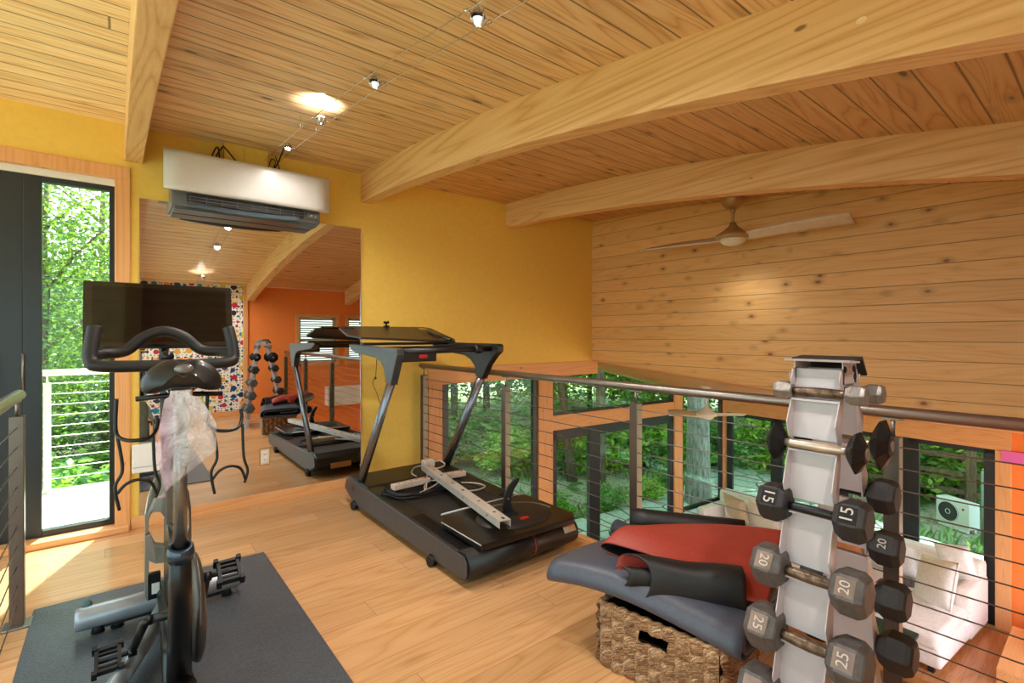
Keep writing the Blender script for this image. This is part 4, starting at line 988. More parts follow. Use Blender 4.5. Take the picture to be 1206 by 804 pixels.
def dumbbell(label, x, z, R, HL, half, mat, hmat, num=None, plates=True, style='hex', yc=.591, rr=.013, rot=0., group=None):
    t = thing('dumbbell', label, 'dumbbell', (x, yc, z), group=group)
    m = MB(); m.tube([(0, y, 0) for y in np.linspace(-half, half, 9)], rr, 14, rs=[rr * (.8 + .35 * math.cos(q)) for q in np.linspace(-1.3, 1.3, 9)]); m.build('handle', hmat, t, True)
    for s in (-1, 1):
        m = MB()
        if style == 'hex': hexhead(m, s * (half + HL * .45), HL, R, sgn=s, rot=rot)
        else:
            prof = [(-.5, .35), (-.42, .5), (0, 1.0), (.08, 1.0), (.38, .55), (.5, .42)]
            rings = [[m.bm.verts.new((R * k * math.cos(rot + PI / 4 * i), s * (half + HL * .45 + t_ * HL), R * k * math.sin(rot + PI / 4 * i))) for i in range(8)] for t_, k in prof]
            for a, b in zip(rings, rings[1:]):
                for i in range(8): m.bm.faces.new((a[i], a[(i + 1) % 8], b[(i + 1) % 8], b[i]))
            m.bm.faces.new(rings[0][::-1]); m.bm.faces.new(rings[-1])
        h = m.build('weight_head', mat, t, True, bevel=.003)
        if style != 'hex':
            m = MB(); m.cyl((0, s * (half + HL * .93), 0), (0, s * (half + HL * 1.02), 0), .017, seg=18); m.build('end_cap', M_plate, h, True)
        if num:
            # number on the upper-left facet (normal at 150 deg in XZ for rot=0 => facet between 120 and 180)
            for facet in (150,):
                a = math.radians(facet) + rot; ap = R * math.cos(PI / 6)
                nx, nz = math.cos(a), math.sin(a); yy = s * (half + HL * .45)
                c = Vector((nx * ap, yy, nz * ap))
                # local frame: text x along +-Y, text y along tangent
                ty = Vector((-nz, 0, nx)) * -1; tz = Vector((nx, 0, nz)); tx = ty.cross(tz)
                Mx = Matrix((( tx.x, ty.x, tz.x, c.x + nx * .0006), (tx.y, ty.y, tz.y, c.y), (tx.z, ty.z, tz.z, c.z + nz * .0006), (0, 0, 0, 1)))
                Mx = Mx @ rotm('Z', PI / 2 if s < 0 else -PI / 2)
                if num == '15' and facet == 90:
                    pass
                if plates:
                    m = MB(); m.box((-R * .38, -R * .36, -.001), (R * .38, R * .36, .0008), Mx); m.build('number_plate', M_plate if mat is not M_hexblack else M_vinyl, h, True)
                me = textmesh(num, R * (.72 if num == '15' else .56), .0015); me.transform(Mx @ Matrix.Translation((0, 0, .001))); o = bpy.data.objects.new('weight_number', me); COL.objects.link(o); o.parent = h; me.materials.append(M_num)
    return t
G_ = 'dumbbells on the A-frame rack'
HA = 'on the side of the rack facing the treadmill'
dumbbell('small pale grey hex dumbbell, topmost on the room side of the rack', LA(1.2) - .010, 1.203, .032, .055, .075, M_hexlight, M_rust, group=G_)
dumbbell('black vinyl dumbbell with pointed heads, second down on the room side of the rack', LA(1.04) - .016, 1.042, .062, .046, .088, M_vinyl, M_handle_l, style='disc', group=G_, rot=PI / 8)
dumbbell('charcoal hex dumbbell marked 15 with cream numbers on the near side of the rack', LA(.853) - .016, .853, .062, .083, .068, M_hexblack, M_bike, '15', group=G_, rr=.012)
dumbbell('grey hex dumbbell marked 20 below the 15 on the near side of the rack', LA(.66) - .016, .660, .066, .09, .068, M_hexgrey, M_rust, '20', group=G_, rr=.015)
dumbbell('grey hex dumbbell marked 25 below the 20 on the near side of the rack', LA(.473) - .016, .473, .071, .095, .07, M_hexgrey, M_rust, '25', group=G_, rr=.016)
dumbbell('grey hex dumbbell at the photo bottom edge, below the 25', LA(.285) - .018, .285, .074, .1, .074, M_hexgrey, M_rust, ' ', group=G_, rr=.016)
dumbbell('small pale grey hex dumbbell, topmost on the railing side of the white rack', LB(1.193) + .012, 1.196, .034, .055, .075, M_hexlight, M_rust, group=G_)
dumbbell('black vinyl dumbbell with pointed heads and copper cap on the railing side of the rack', LB(1.03) + .018, 1.035, .082, .05, .088, M_vinyl, M_handle_l, style='disc', group=G_, rot=PI / 8)
dumbbell('charcoal hex dumbbell without numbers, third down on the railing side of the rack', LB(.858) + .018, .866, .058, .075, .072, M_hexblack, M_bike, group=G_)
dumbbell('charcoal hex dumbbell marked 20, fourth down on the railing side of the rack', LB(.685) + .018, .690, .058, .085, .066, M_hexblack, M_bike, '20', False, group=G_)
dumbbell('brown-grey hex dumbbell, fifth down on the railing side of the rack', LB(.507) + .018, .512, .062, .09, .07, M_hexblack, M_rust, group=G_)
dumbbell('darkest large hex dumbbell, lowest seen on the railing side of the rack', LB(.322) + .018, .328, .066, .1, .07, plain('hex_dark_iron', (40, 36, 34), .5, .2, bump=.3), M_rust, group=G_)

# ------------------------------------------------------------------ basket
def seagrass():
    m, nt, b, _ = new_mat('seagrass'); n = N(nt); p = n.obj()
    s = n.sep(p); h = n.math('ADD', s[0], s[1])
    par = n.math('MODULO', n.math('ABSOLUTE', n.math('ADD', n.math('FLOOR', n.math('DIVIDE', n.math('ADD', h, .245), .054)), n.math('FLOOR', n.math('DIVIDE', s[2], .042)))), 2.)
    fa = n.noise(n.comb(n.math('MULTIPLY', h, 22.), n.math('ADD', n.math('MULTIPLY', s[2], 120.), n.math('MULTIPLY', h, 60.)), 0.), 1.6, 3, .6)
    fb = n.noise(n.comb(n.math('ADD', n.math('MULTIPLY', h, 120.), n.math('MULTIPLY', s[2], 60.)), n.math('MULTIPLY', s[2], 22.), 3.), 1.6, 3, .6)
    f = n.math('ADD', n.math('MULTIPLY', fa, n.math('SUBTRACT', 1., par)), n.math('MULTIPLY', fb, par)); f = n.math('ADD', f, n.math('MULTIPLY', n.math('SUBTRACT', par, .5), .07)); g = n.noise(p, 160, 3)
    nt.links.new(n.ramp(n.math('ADD', n.math('MULTIPLY', f, .75), n.math('MULTIPLY', g, .25)), [(.3, lin((76, 46, 28))), (.42, lin((132, 92, 60))), (.54, lin((180, 136, 96))), (.68, lin((228, 196, 156)))]), b.inputs['Base Color'])
    b.inputs['Roughness'].default_value = .7; nt.links.new(n.bump(g, .8, .006), b.inputs['Normal']); return m
M_sea = seagrass()
bz = math.atan2(.08, .49)
bs = thing('woven_basket', 'rectangular seagrass basket with a cut-out handle holding the yoga mats', 'basket', (1.835, 1.18, 0), bz)
bx, by, bh = .20, .245, .255     # half sizes
def weave(s, z):
    a = math.sin(s * 2 * PI / .1 ); c = math.sin(z * 2 * PI / .064)
    k = math.floor(s / .054) + math.floor(z / .042)
    u = (s / .054) % 1; v = (z / .042) % 1
    if k % 2: h = (math.sin(PI * u) ** .5) * (.55 + .45 * math.sin(PI * v)); st = math.sin((v * 4 + u * .9) * 2 * PI)
    else: h = (math.sin(PI * v) ** .5) * (.35 + .4 * math.sin(PI * u)); st = math.sin((u * 4 + v * .9) * 2 * PI)
    return .027 * h + .004 * st * (.4 + h)
def side(fn, length, hole=False):
    m = MB(); nu = int(length / .0045); nv = int(bh / .0045); V = []
    for i in range(nu + 1):
        s = i / nu * length; row = []
        for j in range(nv + 1):
            z = j / nv * bh; row.append(m.bm.verts.new(fn(s - length / 2, z, weave(s, z))))
        V.append(row)
    for i in range(nu):
        for j in range(nv):
            s = (i + .5) / nu * length - length / 2; z = (j + .5) / nv * bh
            if hole and abs(s) < .058 and abs(z - .195) < .021: continue
            m.bm.faces.new((V[i][j], V[i + 1][j], V[i + 1][j + 1], V[i][j + 1])).smooth = True
    return m
for q, (fn, L_, hole) in enumerate([(lambda s, z, h: (-bx - h, -s, z), 2 * by, True), (lambda s, z, h: (bx + h, s, z), 2 * by, True), (lambda s, z, h: (s, -by - h, z), 2 * bx, False), (lambda s, z, h: (-s, by + h, z), 2 * bx, False)]):
    side(fn, L_, hole).build('basket_side', M_sea, bs, True)
m = MB(); m.box((-bx + .004, -by + .004, 0), (bx - .004, by - .004, .012))
for a, b in (((-bx, -by, .0), (-bx + .008, by, .17)), ((bx - .008, -by, 0), (bx, by, .17)), ((-bx, -by, 0), (bx, -by + .008, .25)), ((-bx, by - .008, 0), (bx, by, .25))): m.box(a, b)
m.build('basket_lining', plain('basket_inside', (40, 26, 16), .8), bs, True)
m = MB(); rim = [(-bx, -by, bh), (bx, -by, bh), (bx, by, bh), (-bx, by, bh)]
for a, b in zip(rim, rim[1:] + rim[:1]): m.tube([Vector(a).lerp(Vector(b), t) + Vector((.003 * math.sin(t * 60), .003 * math.sin(t * 60), .003 * math.cos(t * 60))) for t in np.linspace(0, 1, 60)], .012, 8)
m.build('basket_rim', M_sea, bs, True)
# ------------------------------------------------------------------ mats on the basket
M_matblue = plain('mat_slate_blue', (76, 80, 92), .45, noise_amt=.05, bump=.12, bscale=260)
M_matblue2 = plain('mat_slate_inner', (62, 66, 78), .5)
M_matred = plain('mat_terracotta', (158, 58, 44), .5, noise_amt=.05, bump=.05, bscale=260)
M_matdark = plain('mat_black', (21, 18, 18), .5, noise_amt=.08, bump=.12, bscale=200)
def rollsheet(path, A, B, th, mats, name, label, wave=None, nv=24, cat='yoga mat'):
    """path: list of (p,q) in the cross-section; swept from frame A to frame B"""
    P = smoothpath([(p[0], p[1], 0) for p in path], 7); n = len(P) - 1
    def fn(u, v):
        f = u * n; i = min(int(f), n - 1); t = f - i; c = P[i].lerp(P[i + 1], t)
        o = A[0].lerp(B[0], v); ex = A[1].lerp(B[1], v); ez = A[2].lerp(B[2], v)
        r = o + ex * c.x + ez * c.y
        if wave: r = r + wave(u, v, c)
        return r
    m = MB(); m.sheet(fn, n, nv, th)
    o = m.build(name, mats); return tag(o, label, cat)
V3 = Vector
# slate mat: folded flat roll along Y, overhanging the basket
pathA = [(-.02, .026), (.13, .024), (.19, .034), (.20, .05), (.17, .066), (.0, .062), (-.17, .060), (-.225, .045), (-.235, .012), (-.20, -.012), (.0, -.014), (.20, -.012), (.245, .02), (.24, .066), (.19, .086), (.0, .088), (-.18, .082), (-.25, .062), (-.275, .01), (-.25, -.02), (-.18, -.026), (.2, -.024)]
rollsheet(pathA, (V3((1.78, 1.62, .32)), V3((1, -.02, -.03)), V3((0, 0, 1))), (V3((1.93, .86, .30)), V3((.9, .1, -.02)), V3((0, 0, 1.0))), .006, [M_matblue, M_matblue2],
          'yoga_mat', 'slate blue yoga mat folded lengthwise across the basket, lowest in the heap', wave=lambda u, v, c: V3((0, 0, -.035 * (2 * v - 1) ** 2 + .01 * math.sin(v * 5))))
# black mat with red inside, rolled loosely
pathB = [(.02, .012), (.0, .024), (-.03, .018), (-.034, -.008), (-.01, -.026), (.035, -.024), (.062, .0), (.058, .036), (.02, .052), (-.035, .048), (-.062, .024), (-.068, -.012), (-.055, -.038), (-.02, -.046), (.03, -.046)]
dB = V3((.628, -.779, 0))
rollsheet(pathB, (V3((1.625, 1.25, .405)), V3((.72, .58, 0)), V3((0, 0, 1.6))), (V3((1.885, .925, .395)), V3((.8, .58, 0)), V3((0, 0, 1.6))), .005, [M_matdark, M_matred],
          'yoga_mat', 'black yoga mat with red inner side loosely rolled on the front of the heap', wave=lambda u, v, c: -dB * ((1 - v) ** 2 * (1.0 * c.x - .35 * c.y + .05 * (u < .25))) + V3((0, 0, .004 * math.sin(v * 9))))
# terracotta mat draped on top, its left end folded under
NP = smoothpath([(1.906, .84, .37), (1.817, .915, .40), (1.787, 1.027, .43), (1.745, 1.20, .462), (1.70, 1.39, .468), (1.69, 1.465, .452), (1.70, 1.46, .418), (1.74, 1.34, .40), (1.79, 1.18, .395)], 6)
FP = smoothpath([(2.30, .95, .515), (2.22, 1.06, .52), (2.09, 1.20, .52), (1.98, 1.31, .512), (1.90, 1.395, .50), (1.885, 1.43, .482), (1.90, 1.415, .455), (1.95, 1.30, .445), (2.0, 1.2, .44)], 6)
def redf(u, v):
    n = len(NP) - 1; f = v * n; i = min(int(f), n - 1); a = NP[i].lerp(NP[i + 1], f - i); b = FP[i].lerp(FP[i + 1], f - i)
    if u <= .8:
        t = u / .8; p = a.lerp(b, t); p.z += .022 * math.sin(PI * t) * (1 if v < .6 else .3) - .012 * math.sin(t * PI) * math.sin(v * 9)
    else:
        t = (u - .8) / .2; p = b + Vector((.055, .06, -.10 * t)) * t
    return p
m = MB(); m.sheet(redf, 30, len(NP) - 1, .005); tag(m.build('yoga_mat', [M_matred, M_matdark]), 'wide terracotta red yoga mat with black underside draped on top of the heap', 'yoga mat')
# dark cylinder roll behind and another roll for the mirror view
sp = [(.012 * math.cos(a) * (1 + a * .26), .012 * math.sin(a) * (1 + a * .26)) for a in np.linspace(0, 6 * PI, 44)]
def rollat(p0, p1, sc_, label, mats):
    p0, p1 = V3(p0), V3(p1); d = (p1 - p0).normalized(); ex = d.cross(V3((0, 0, 1))).normalized(); ez = ex.cross(d)
    P = [V3((a * sc_, b * sc_, 0)) for a, b in sp]; n = len(P) - 1
    def fn(u, v):
        f = u * n; i = min(int(f), n - 1); c = P[i].lerp(P[i + 1], f - i); return p0.lerp(p1, v) + ex * c.x + ez * c.y
    m = MB(); m.sheet(fn, n * 2, 6, .003); tag(m.build('rolled_mat', mats), label, 'rolled mat')
rollat((2.02, 1.56, .455), (2.30, 1.12, .455), .92, 'dark brown rolled mat behind the terracotta mat, against the railing', [M_matdark, M_matdark])
rollat((2.10, 1.72, .34), (2.08, 1.1, .34), .8, 'navy rolled mat at the far side of the heap, seen in the mirror', [plain('mat_navy', (30, 40, 62), .5), M_matblue2])
# ------------------------------------------------------------------ sofa in the room below
def fabric(name, col): return plain(name, col, .85, noise_amt=.04, bump=.35, bscale=90, sheen=.3, spec=.2)
M_sofa = fabric('sofa_cream', (236, 228, 220)); M_pillow = fabric('pillow_white', (238, 234, 230))
so = thing('sectional_sofa', 'long cream sectional sofa under the far windows in the room below', 'sofa', (CX, CY, FL), angN)
# local frame: -x away from the far wall, y runs -(length) toward the viewer's right
def softbox(m, lo, hi, b=.05): m.box(lo, hi, bev=b)
def S(name, boxes, mat=M_sofa, b=.05):
    m = MB()
    for lo, hi in boxes: softbox(m, lo, hi, b)
    o = m.build(name, mat, so, True); [setattr(p, 'use_smooth', True) for p in o.data.polygons]; return o
Ls = 4.02
S('sofa_back', [((-.36, -Ls, .2), (-.12, -.12, .90))])
S('sofa_base', [((-1.05, -Ls, .06), (-.14, -.12, .30)), ((-1.95, -Ls, .06), (-1.0, -Ls + 1.0, .30))])
for k in range(4):
    a = -.30 - k * .92
    S('seat_cushion', [((-1.08, a - .9, .28), (-.34, a, .46))] if k < 3 else [((-1.98, -Ls + .03, .28), (-.34, -Ls + .98, .46))])
for k in range(4):
    a = -.30 - k * .92; S('back_cushion', [((-.52, a - .88, .44), (-.32, a - .02, .86))], b=.07)
S('sofa_arm', [((-1.05, -.30, .06), (-.14, -.10, .68))]); S('sofa_arm', [((-.9, -Ls - .02, .06), (-.14, -Ls + .16, .70))])
m = MB()
for x, y in ((-1.0, -.2), (-.2, -.2), (-.2, -Ls + .1), (-1.9, -Ls + .1), (-1.9, -Ls + .9)): m.box((x - .03, y - .03, 0), (x + .03, y + .03, .07))
m.build('sofa_leg', M_blackframe, so, True)
Rz = Matrix.Translation((CX, CY, FL)) @ rotm('Z', angN)
def pillow(label, loc, rot, sx, sz, mat=M_pillow, group=None, t=.11):
    o_ = thing('throw_pillow', label, 'pillow', Rz @ Vector(loc), group=group)
    o_.rotation_euler = (rot[0], rot[1], rot[2] + angN)
    def f(u, v, s):
        a = 2 * u - 1; b = 2 * v - 1; e = (1 - abs(a) ** 2.6) * (1 - abs(b) ** 2.6)
        pin = 1 - .06 * (1 - abs(a)) * abs(b) ** 4
        return (a * sx * (1 - .05 * (1 - abs(b) ** 2)) , s * t * max(e, 0) ** .5 + .012 * noise.noise(Vector((a * 3, b * 3, s * 2 + sx * 9))) * max(e, 0), b * sz * (1 - .05 * (1 - a * a)))
    m = MB(); m.sheet(lambda u, v: f(u, v, 1), 18, 18); m.sheet(lambda u, v: f(u, v, -1), 18, 18)
    bmesh.ops.remove_doubles(m.bm, verts=m.bm.verts[:], dist=.0005); m.build('pillow_cover', mat, o_, True)
    m = MB(); ed = [f(u, 0, 1) for u in np.linspace(0, 1, 12)] + [f(1, v, 1) for v in np.linspace(0, 1, 12)] + [f(u, 1, 1) for u in np.linspace(1, 0, 12)] + [f(0, v, 1) for v in np.linspace(1, 0, 12)]
    m.tube([p for i, p in enumerate(ed) if i == 0 or (Vector(p) - Vector(ed[i - 1])).length > 1e-4], .008, 6); m.build('piping', mat, o_, True)
pillow('large plump white pillow, frontmost on the right end of the sofa below', (-1.05, -3.72, .74), (.35, .25, .9), .32, .30)
pillow('small round-cornered white pillow leaning on the sofa back at its right end', (-.55, -3.80, .92), (-.2, .2, 1.4), .20, .22)
pillow('flat white pillow against the sofa back left of the plump one', (-.62, -3.05, .74), (-.35, 0, 1.5), .36, .26)
pillow('tan pillow on the left end of the sofa under the corner window', (-.62, -.65, .72), (-.3, 0, 1.3), .26, .24, fabric('pillow_tan', (196, 172, 140)))
pillow('beige pillow beside the tan one on the left end of the sofa', (-.62, -1.2, .72), (-.3, 0, 1.55), .26, .24, fabric('pillow_beige', (214, 200, 180)))
pillow('orange patterned pillow on the sofa behind the dumbbell rack', (-.66, -2.5, .70), (-.3, 0, 1.5), .24, .22, fabric('pillow_orange', (206, 130, 80)))
pillow('blue patterned pillow on the sofa behind the dumbbell rack', (-1.1, -2.75, .62), (-.6, 0, 1.3), .22, .2, fabric('pillow_blue', (140, 156, 186)))
def furmat():
    m, nt, b, _ = new_mat('grey_fur_throw'); n = N(nt); p = n.obj(); f = n.noise(p, 22, 5, .7, 2.)
    nt.links.new(n.ramp(f, [(.35, lin((52, 50, 54))), (.6, lin((150, 146, 146)))]), b.inputs['Base Color']); b.inputs['Roughness'].default_value = .95; nt.links.new(n.bump(f, 1., .05), b.inputs['Normal']); return m
m = MB()
def thr(u, v):
    x = -1.98 + 1.35 * u; y = -Ls + 1.02 - .02 - v * .42; z = .475 + .02 * math.sin(x * 9 + y * 11) + .01 * noise.noise(Vector((x * 12, y * 12, 0)))
    if v < .25: z -= (.25 - v) * .9; y = -Ls + 1.02 + .01
    return Rz @ Vector((x, y, z))
m.sheet(thr, 30, 12, -.02); tag(m.build('fur_throw', furmat()), 'mottled grey fur throw over the edge of the sofa chaise', 'throw')
# low dark table in front of the sofa
ct = thing('coffee_table', 'low black metal table beside the sofa chaise in the room below', 'table', (7.3, 1.9, FL))
m = MB(); m.box((-.55, -.35, .38), (.45, .35, .42), bev=.006); m.build('tabletop', M_blackframe, ct, True)
for x, y in ((-.5, -.3), (.4, -.3), (-.5, .3), (.4, .3)):
    m = MB(); m.box((x - .02, y - .02, 0), (x + .02, y + .02, .38)); m.build('leg', M_blackframe, ct, True)
# ------------------------------------------------------------------ outdoors
GZ = -2.72
def groundmat():
    m, nt, b, _ = new_mat('forest_ground'); n = N(nt); p = n.world()
    f = n.noise(p, 1.1, 5, .6); g = n.noise(p, 14, 4, .7)
    c = n.ramp(g, [(.3, lin((120, 112, 92))), (.55, lin((176, 168, 146))), (.75, lin((216, 210, 192)))])
    c2 = n.ramp(g, [(.3, lin((30, 62, 22))), (.7, lin((96, 142, 52)))])
    nt.links.new(n.mix(n.mapr(f, .5, .6, 0, 1, True), c, c2), b.inputs['Base Color']); b.inputs['Roughness'].default_value = .95
    nt.links.new(n.bump(g, .8, .05), b.inputs['Normal']); return m
def gz(x, y):
    d = max(0, math.hypot(max(0, x - 13), max(0, y - 8.5)) - 1)
    return GZ + .05 * noise.noise(Vector((x * .6, y * .6, 0))) + .045 * d + .15 * max(0, y - 13) * .3
m = MB(); m.sheet(lambda u, v: (-25 + u * 75, -20 + v * 70, gz(-25 + u * 75, -20 + v * 70) - .12), 90, 84); o = m.build('ground', groundmat()); tag(o, kind='structure')
def pavermat():
    m, nt, b, _ = new_mat('flagstone'); n = N(nt); p = n.world()
    d = n.voro(p, 1.5, 'Distance', 1., 'DISTANCE_TO_EDGE', '2D'); c = n.voro(p, 1.5, 'Color', 1., dims='2D'); g = n.noise(p, 9, 4)
    base = n.mix(.3, n.ramp(g, [(.3, lin((150, 158, 156))), (.7, lin((202, 206, 200)))]), n.mix(.85, c, lin((180, 186, 182))))
    nt.links.new(n.mix(n.mapr(d, .02, .05, 1, 0), base, lin((86, 100, 84))), b.inputs['Base Color']); b.inputs['Roughness'].default_value = .8; nt.links.new(n.bump(n.mapr(d, 0, .05), .5, .02), b.inputs['Normal']); return m
m = MB(); m.sheet(lambda u, v: (3.0 + u * 12, 5.4 + v * 2.1 + .3 * math.sin(u * 9) * v, GZ + .09), 24, 6, -.06); m.sheet(lambda u, v: (9.9 + u * 2.6 + .3 * math.sin(v * 11) * u, -2 + v * 8.5, GZ + .086), 12, 24, -.06)
tag(m.build('patio_paving', pavermat()), 'pale flagstone patio outside the lower windows', 'paving', kind='structure')
def leafmat(name, cols, tr=.6):
    m = bpy.data.materials.new(name); m.use_nodes = True; nt = m.node_tree; nt.nodes.clear(); n = N(nt)
    out = nt.nodes.new('ShaderNodeOutputMaterial'); df = nt.nodes.new('ShaderNodeBsdfDiffuse'); tl = nt.nodes.new('ShaderNodeBsdfTranslucent'); ad = nt.nodes.new('ShaderNodeMixShader'); gl = nt.nodes.new('ShaderNodeBsdfGlossy'); mx = nt.nodes.new('ShaderNodeMixShader')
    g = nt.nodes.new('ShaderNodeNewGeometry'); r = g.outputs['Random Per Island']
    f = n.noise(n.world(), .5, 2); v = n.math('ADD', n.math('MULTIPLY', r, .6), n.math('MULTIPLY', f, .4))
    c = n.ramp(v, [(.2, lin(cols[0])), (.5, lin(cols[1])), (.8, lin(cols[2]))])
    nt.links.new(c, df.inputs[0]); nt.links.new(n.mix(.35, c, lin((200, 230, 60))), tl.inputs[0]); ad.inputs[0].default_value = tr
    nt.links.new(df.outputs[0], ad.inputs[1]); nt.links.new(tl.outputs[0], ad.inputs[2])
    gl.inputs['Roughness'].default_value = .4; mx.inputs[0].default_value = .04; nt.links.new(ad.outputs[0], mx.inputs[1]); nt.links.new(gl.outputs[0], mx.inputs[2]); nt.links.new(mx.outputs[0], out.inputs[0]); return m
LM = [leafmat('leaf_bright', [(88, 140, 44), (164, 206, 70), (226, 242, 124)]), leafmat('leaf_mid', [(58, 112, 44), (122, 176, 70), (190, 224, 106)]), leafmat('leaf_cool', [(48, 106, 62), (104, 166, 94), (172, 212, 132)])]  # pale yellow ramp ends paint dappled sunlight into the leaf colour
def barkmat(name, a, b_):
    m, nt, b, _ = new_mat(name); n = N(nt); s = n.sep(n.world()); f = n.noise(n.comb(n.math('MULTIPLY', s[0], 16), n.math('MULTIPLY', s[1], 16), n.math('MULTIPLY', s[2], 3)), 1.2, 5, .7, .6)
    nt.links.new(n.ramp(f, [(.35, lin(a)), (.65, lin(b_))]), b.inputs['Base Color']); b.inputs['Roughness'].default_value = .9; nt.links.new(n.bump(f, 1., .04), b.inputs['Normal']); return m
BM_ = [barkmat('bark_grey', (98, 94, 90), (176, 170, 162)), barkmat('bark_brown', (62, 48, 36), (128, 106, 84))]
def leafmesh(name, n, rad, hgt, size, seed, mat, low=.0, clumps=36):
    r = np.random.RandomState(seed)
    cc = r.normal(size=(clumps, 3)); cc /= np.linalg.norm(cc, axis=1)[:, None]; cc *= (r.rand(clumps, 1) ** .45) * .85
    idx = r.randint(0, clumps, n); p = cc[idx] + r.normal(size=(n, 3)) * .17
    p = p * np.array([rad, rad, hgt / 2]) + np.array([0, 0, hgt / 2 + low])
    u = r.normal(size=(n, 3)); u[:, 2] *= .5; u /= np.linalg.norm(u, axis=1)[:, None]
    w = np.cross(u, r.normal(size=(n, 3))); w /= np.linalg.norm(w, axis=1)[:, None]
    nn = np.cross(u, w)
    s = size * (.6 + .8 * r.rand(n, 1))
    a = p - u * s; b = p + w * s * .45 + nn * s * .12; c = p + u * s; d = p - w * s * .45 + nn * s * .12
    co = np.stack([a, b, c, d], 1).reshape(-1, 3)
    me = bpy.data.meshes.new(name); me.vertices.add(4 * n); me.vertices.foreach_set('co', co.ravel().astype('f'))
    me.loops.add(4 * n); me.loops.foreach_set('vertex_index', np.arange(4 * n, dtype='i'))
    me.polygons.add(n); me.polygons.foreach_set('loop_start', np.arange(0, 4 * n, 4, dtype='i')); me.update(calc_edges=True)
    me.materials.append(mat); return me
crowns = [leafmesh('crown', 15000, 2.6, 7.5, .085, 11 + i, LM[i % 3], clumps=46) for i in range(4)]
dark = [leafmat('leaf_deep', [(20, 52, 30), (44, 92, 48), (92, 138, 70)], .45), leafmat('leaf_deep_bright', [(40, 84, 30), (86, 132, 46), (140, 176, 70)], .5)]
crowns += [leafmesh('crown_fine', 16000, 2.6, 7.5, .06, 71 + i, dark[i % 2], clumps=60) for i in range(3)]
bushes = [leafmesh('bush', 2200, 1.2, 1.9, .10, 31 + i, LM[(i + 1) % 3], clumps=26) for i in range(3)]
def trunk_mb(h, r, lean, seed):
    rr = random.Random(seed); m = MB(); pts = []
    for k in range(9):
        t = k / 8; pts.append((lean[0] * t + .06 * rr.uniform(-1, 1) * t, lean[1] * t + .06 * rr.uniform(-1, 1) * t, -.3 + (h + .3) * t))
    m.tube(pts, r, 12, rs=[r * (1.25 if k == 0 else 1 - .55 * k / 8) for k in range(9)])
    for k in range(5):
        b = Vector(pts[4 + k % 4]); a = rr.uniform(0, 2 * PI); l = rr.uniform(.8, 1.8)
        e = b + Vector((math.cos(a) * l, math.sin(a) * l, l * .8)); m.tube([b, b.lerp(e, .5) + Vector((0, 0, .1)), e], r * .3, 6, rs=[r * .35, r * .25, r * .1])
    return m
treecount = 0; G1 = 'background trees of the woodland'
def tree(x, y, h, r, ci, label, cz=None, cs=1., lean=(0, 0), bark=1, group='woodland trees outside'):
    global treecount; treecount += 1
    z = gz(x, y) - .1
    t = thing('tree', label, 'tree', (x, y, z), group=group)
    trunk_mb(h, r, lean, treecount).build('trunk', BM_[bark], t, True)
    f = bpy.data.objects.new('foliage', crowns[ci if ci > 3 and ci < 7 and group != G1 else (4 + ci % 3 if math.degrees(math.atan2(y, x)) > 80 else ci % 4)]); COL.objects.link(f); f.parent = t
    f.location = (lean[0], lean[1], h * .45 if cz is None else cz); f.rotation_euler = (0, 0, treecount * 1.3); f.scale = (cs, cs, cs)
    return t
# single trees the photograph shows by their trunks
tree(10.75, 6.35, 9, .29, 0, 'tree with the widest pale grey trunk just outside the corner window', cz=4.2, cs=1.0, bark=0)
tree(9.75, 8.5, 8, .15, 1, 'straight tree trunk behind the left pane of the lower glass door', cz=3.6, bark=1)
tree(10.3, 10.0, 8, .14, 2, 'thin tree leaning left behind the lower glass door', cz=3.4, lean=(-.9, .3), bark=1)
tree(4.6, 8.6, 7, .07, 1, 'slim dark leaning sapling trunk outside the left lower window', cz=3.8, lean=(-1.2, .1), bark=1, cs=.8)
tree(5.4, 9.0, 7, .06, 3, 'slim upright sapling behind the first railing post', cz=3.6, bark=1, cs=.8)
tree(14.2, 5.2, 5, .06, 2, 'slender forked sapling outside the far window left of the rack', cz=2.6, bark=1, cs=.6, lean=(.5, -.3))
tree(-.75, 9.6, 6.5, .07, 4, 'young leafy tree just beyond the balcony rail', cz=2.3, bark=1, cs=.62)
rr = random.Random(5)
G1 = 'background trees of the woodland'; kinds = ['leafy green tree in the woodland behind the house', 'leafy green tree in the woodland behind the house', 'leafy green tree in the woodland behind the house']
spots = []
for ang in np.linspace(-6, 118, 30):
    for ring, rad in enumerate((15.5, 19.5, 25)):
        a = math.radians(ang + rr.uniform(-2, 2) + ring * 1.4); rd = rad + rr.uniform(-1.2, 1.2)
        spots.append((rd * math.cos(a) + 1.5, rd * math.sin(a) - .5, ring))
for i, (x, y, ring) in enumerate(spots):
    if ring == 0 and (i // 3) % 2: continue
    if ring == 1 and (i // 3) % 2 == 0: continue
    left = (math.degrees(math.atan2(y, x)) > 84)
    if left and ring != 1: cz, cs = (-.9, .75)
    else: cz, cs = ((rr.choice((.4, 1.4, 2.2)), 1.) if ring < 2 else (-.6 if (i // 3) % 2 else 1.5, 1.65))
    if left and ring == 1: cz = .3; cs = .8
    if left and ring == 2: cz = -1.5; cs = 1.1
    tree(x, y, 7.5, rr.uniform(.08, .16), i, kinds[0], cz=cz, cs=cs, group=G1)
def bush(x, y, i, s, label, group):
    b = bpy.data.objects.new('shrub', bushes[i % 3]); COL.objects.link(b); b.location = (x, y, gz(x, y) - .1); b.rotation_euler = (0, 0, i * 1.7); b.scale = (s, s, s * .9)
    tag(b, label, 'shrub', group)
k = 0
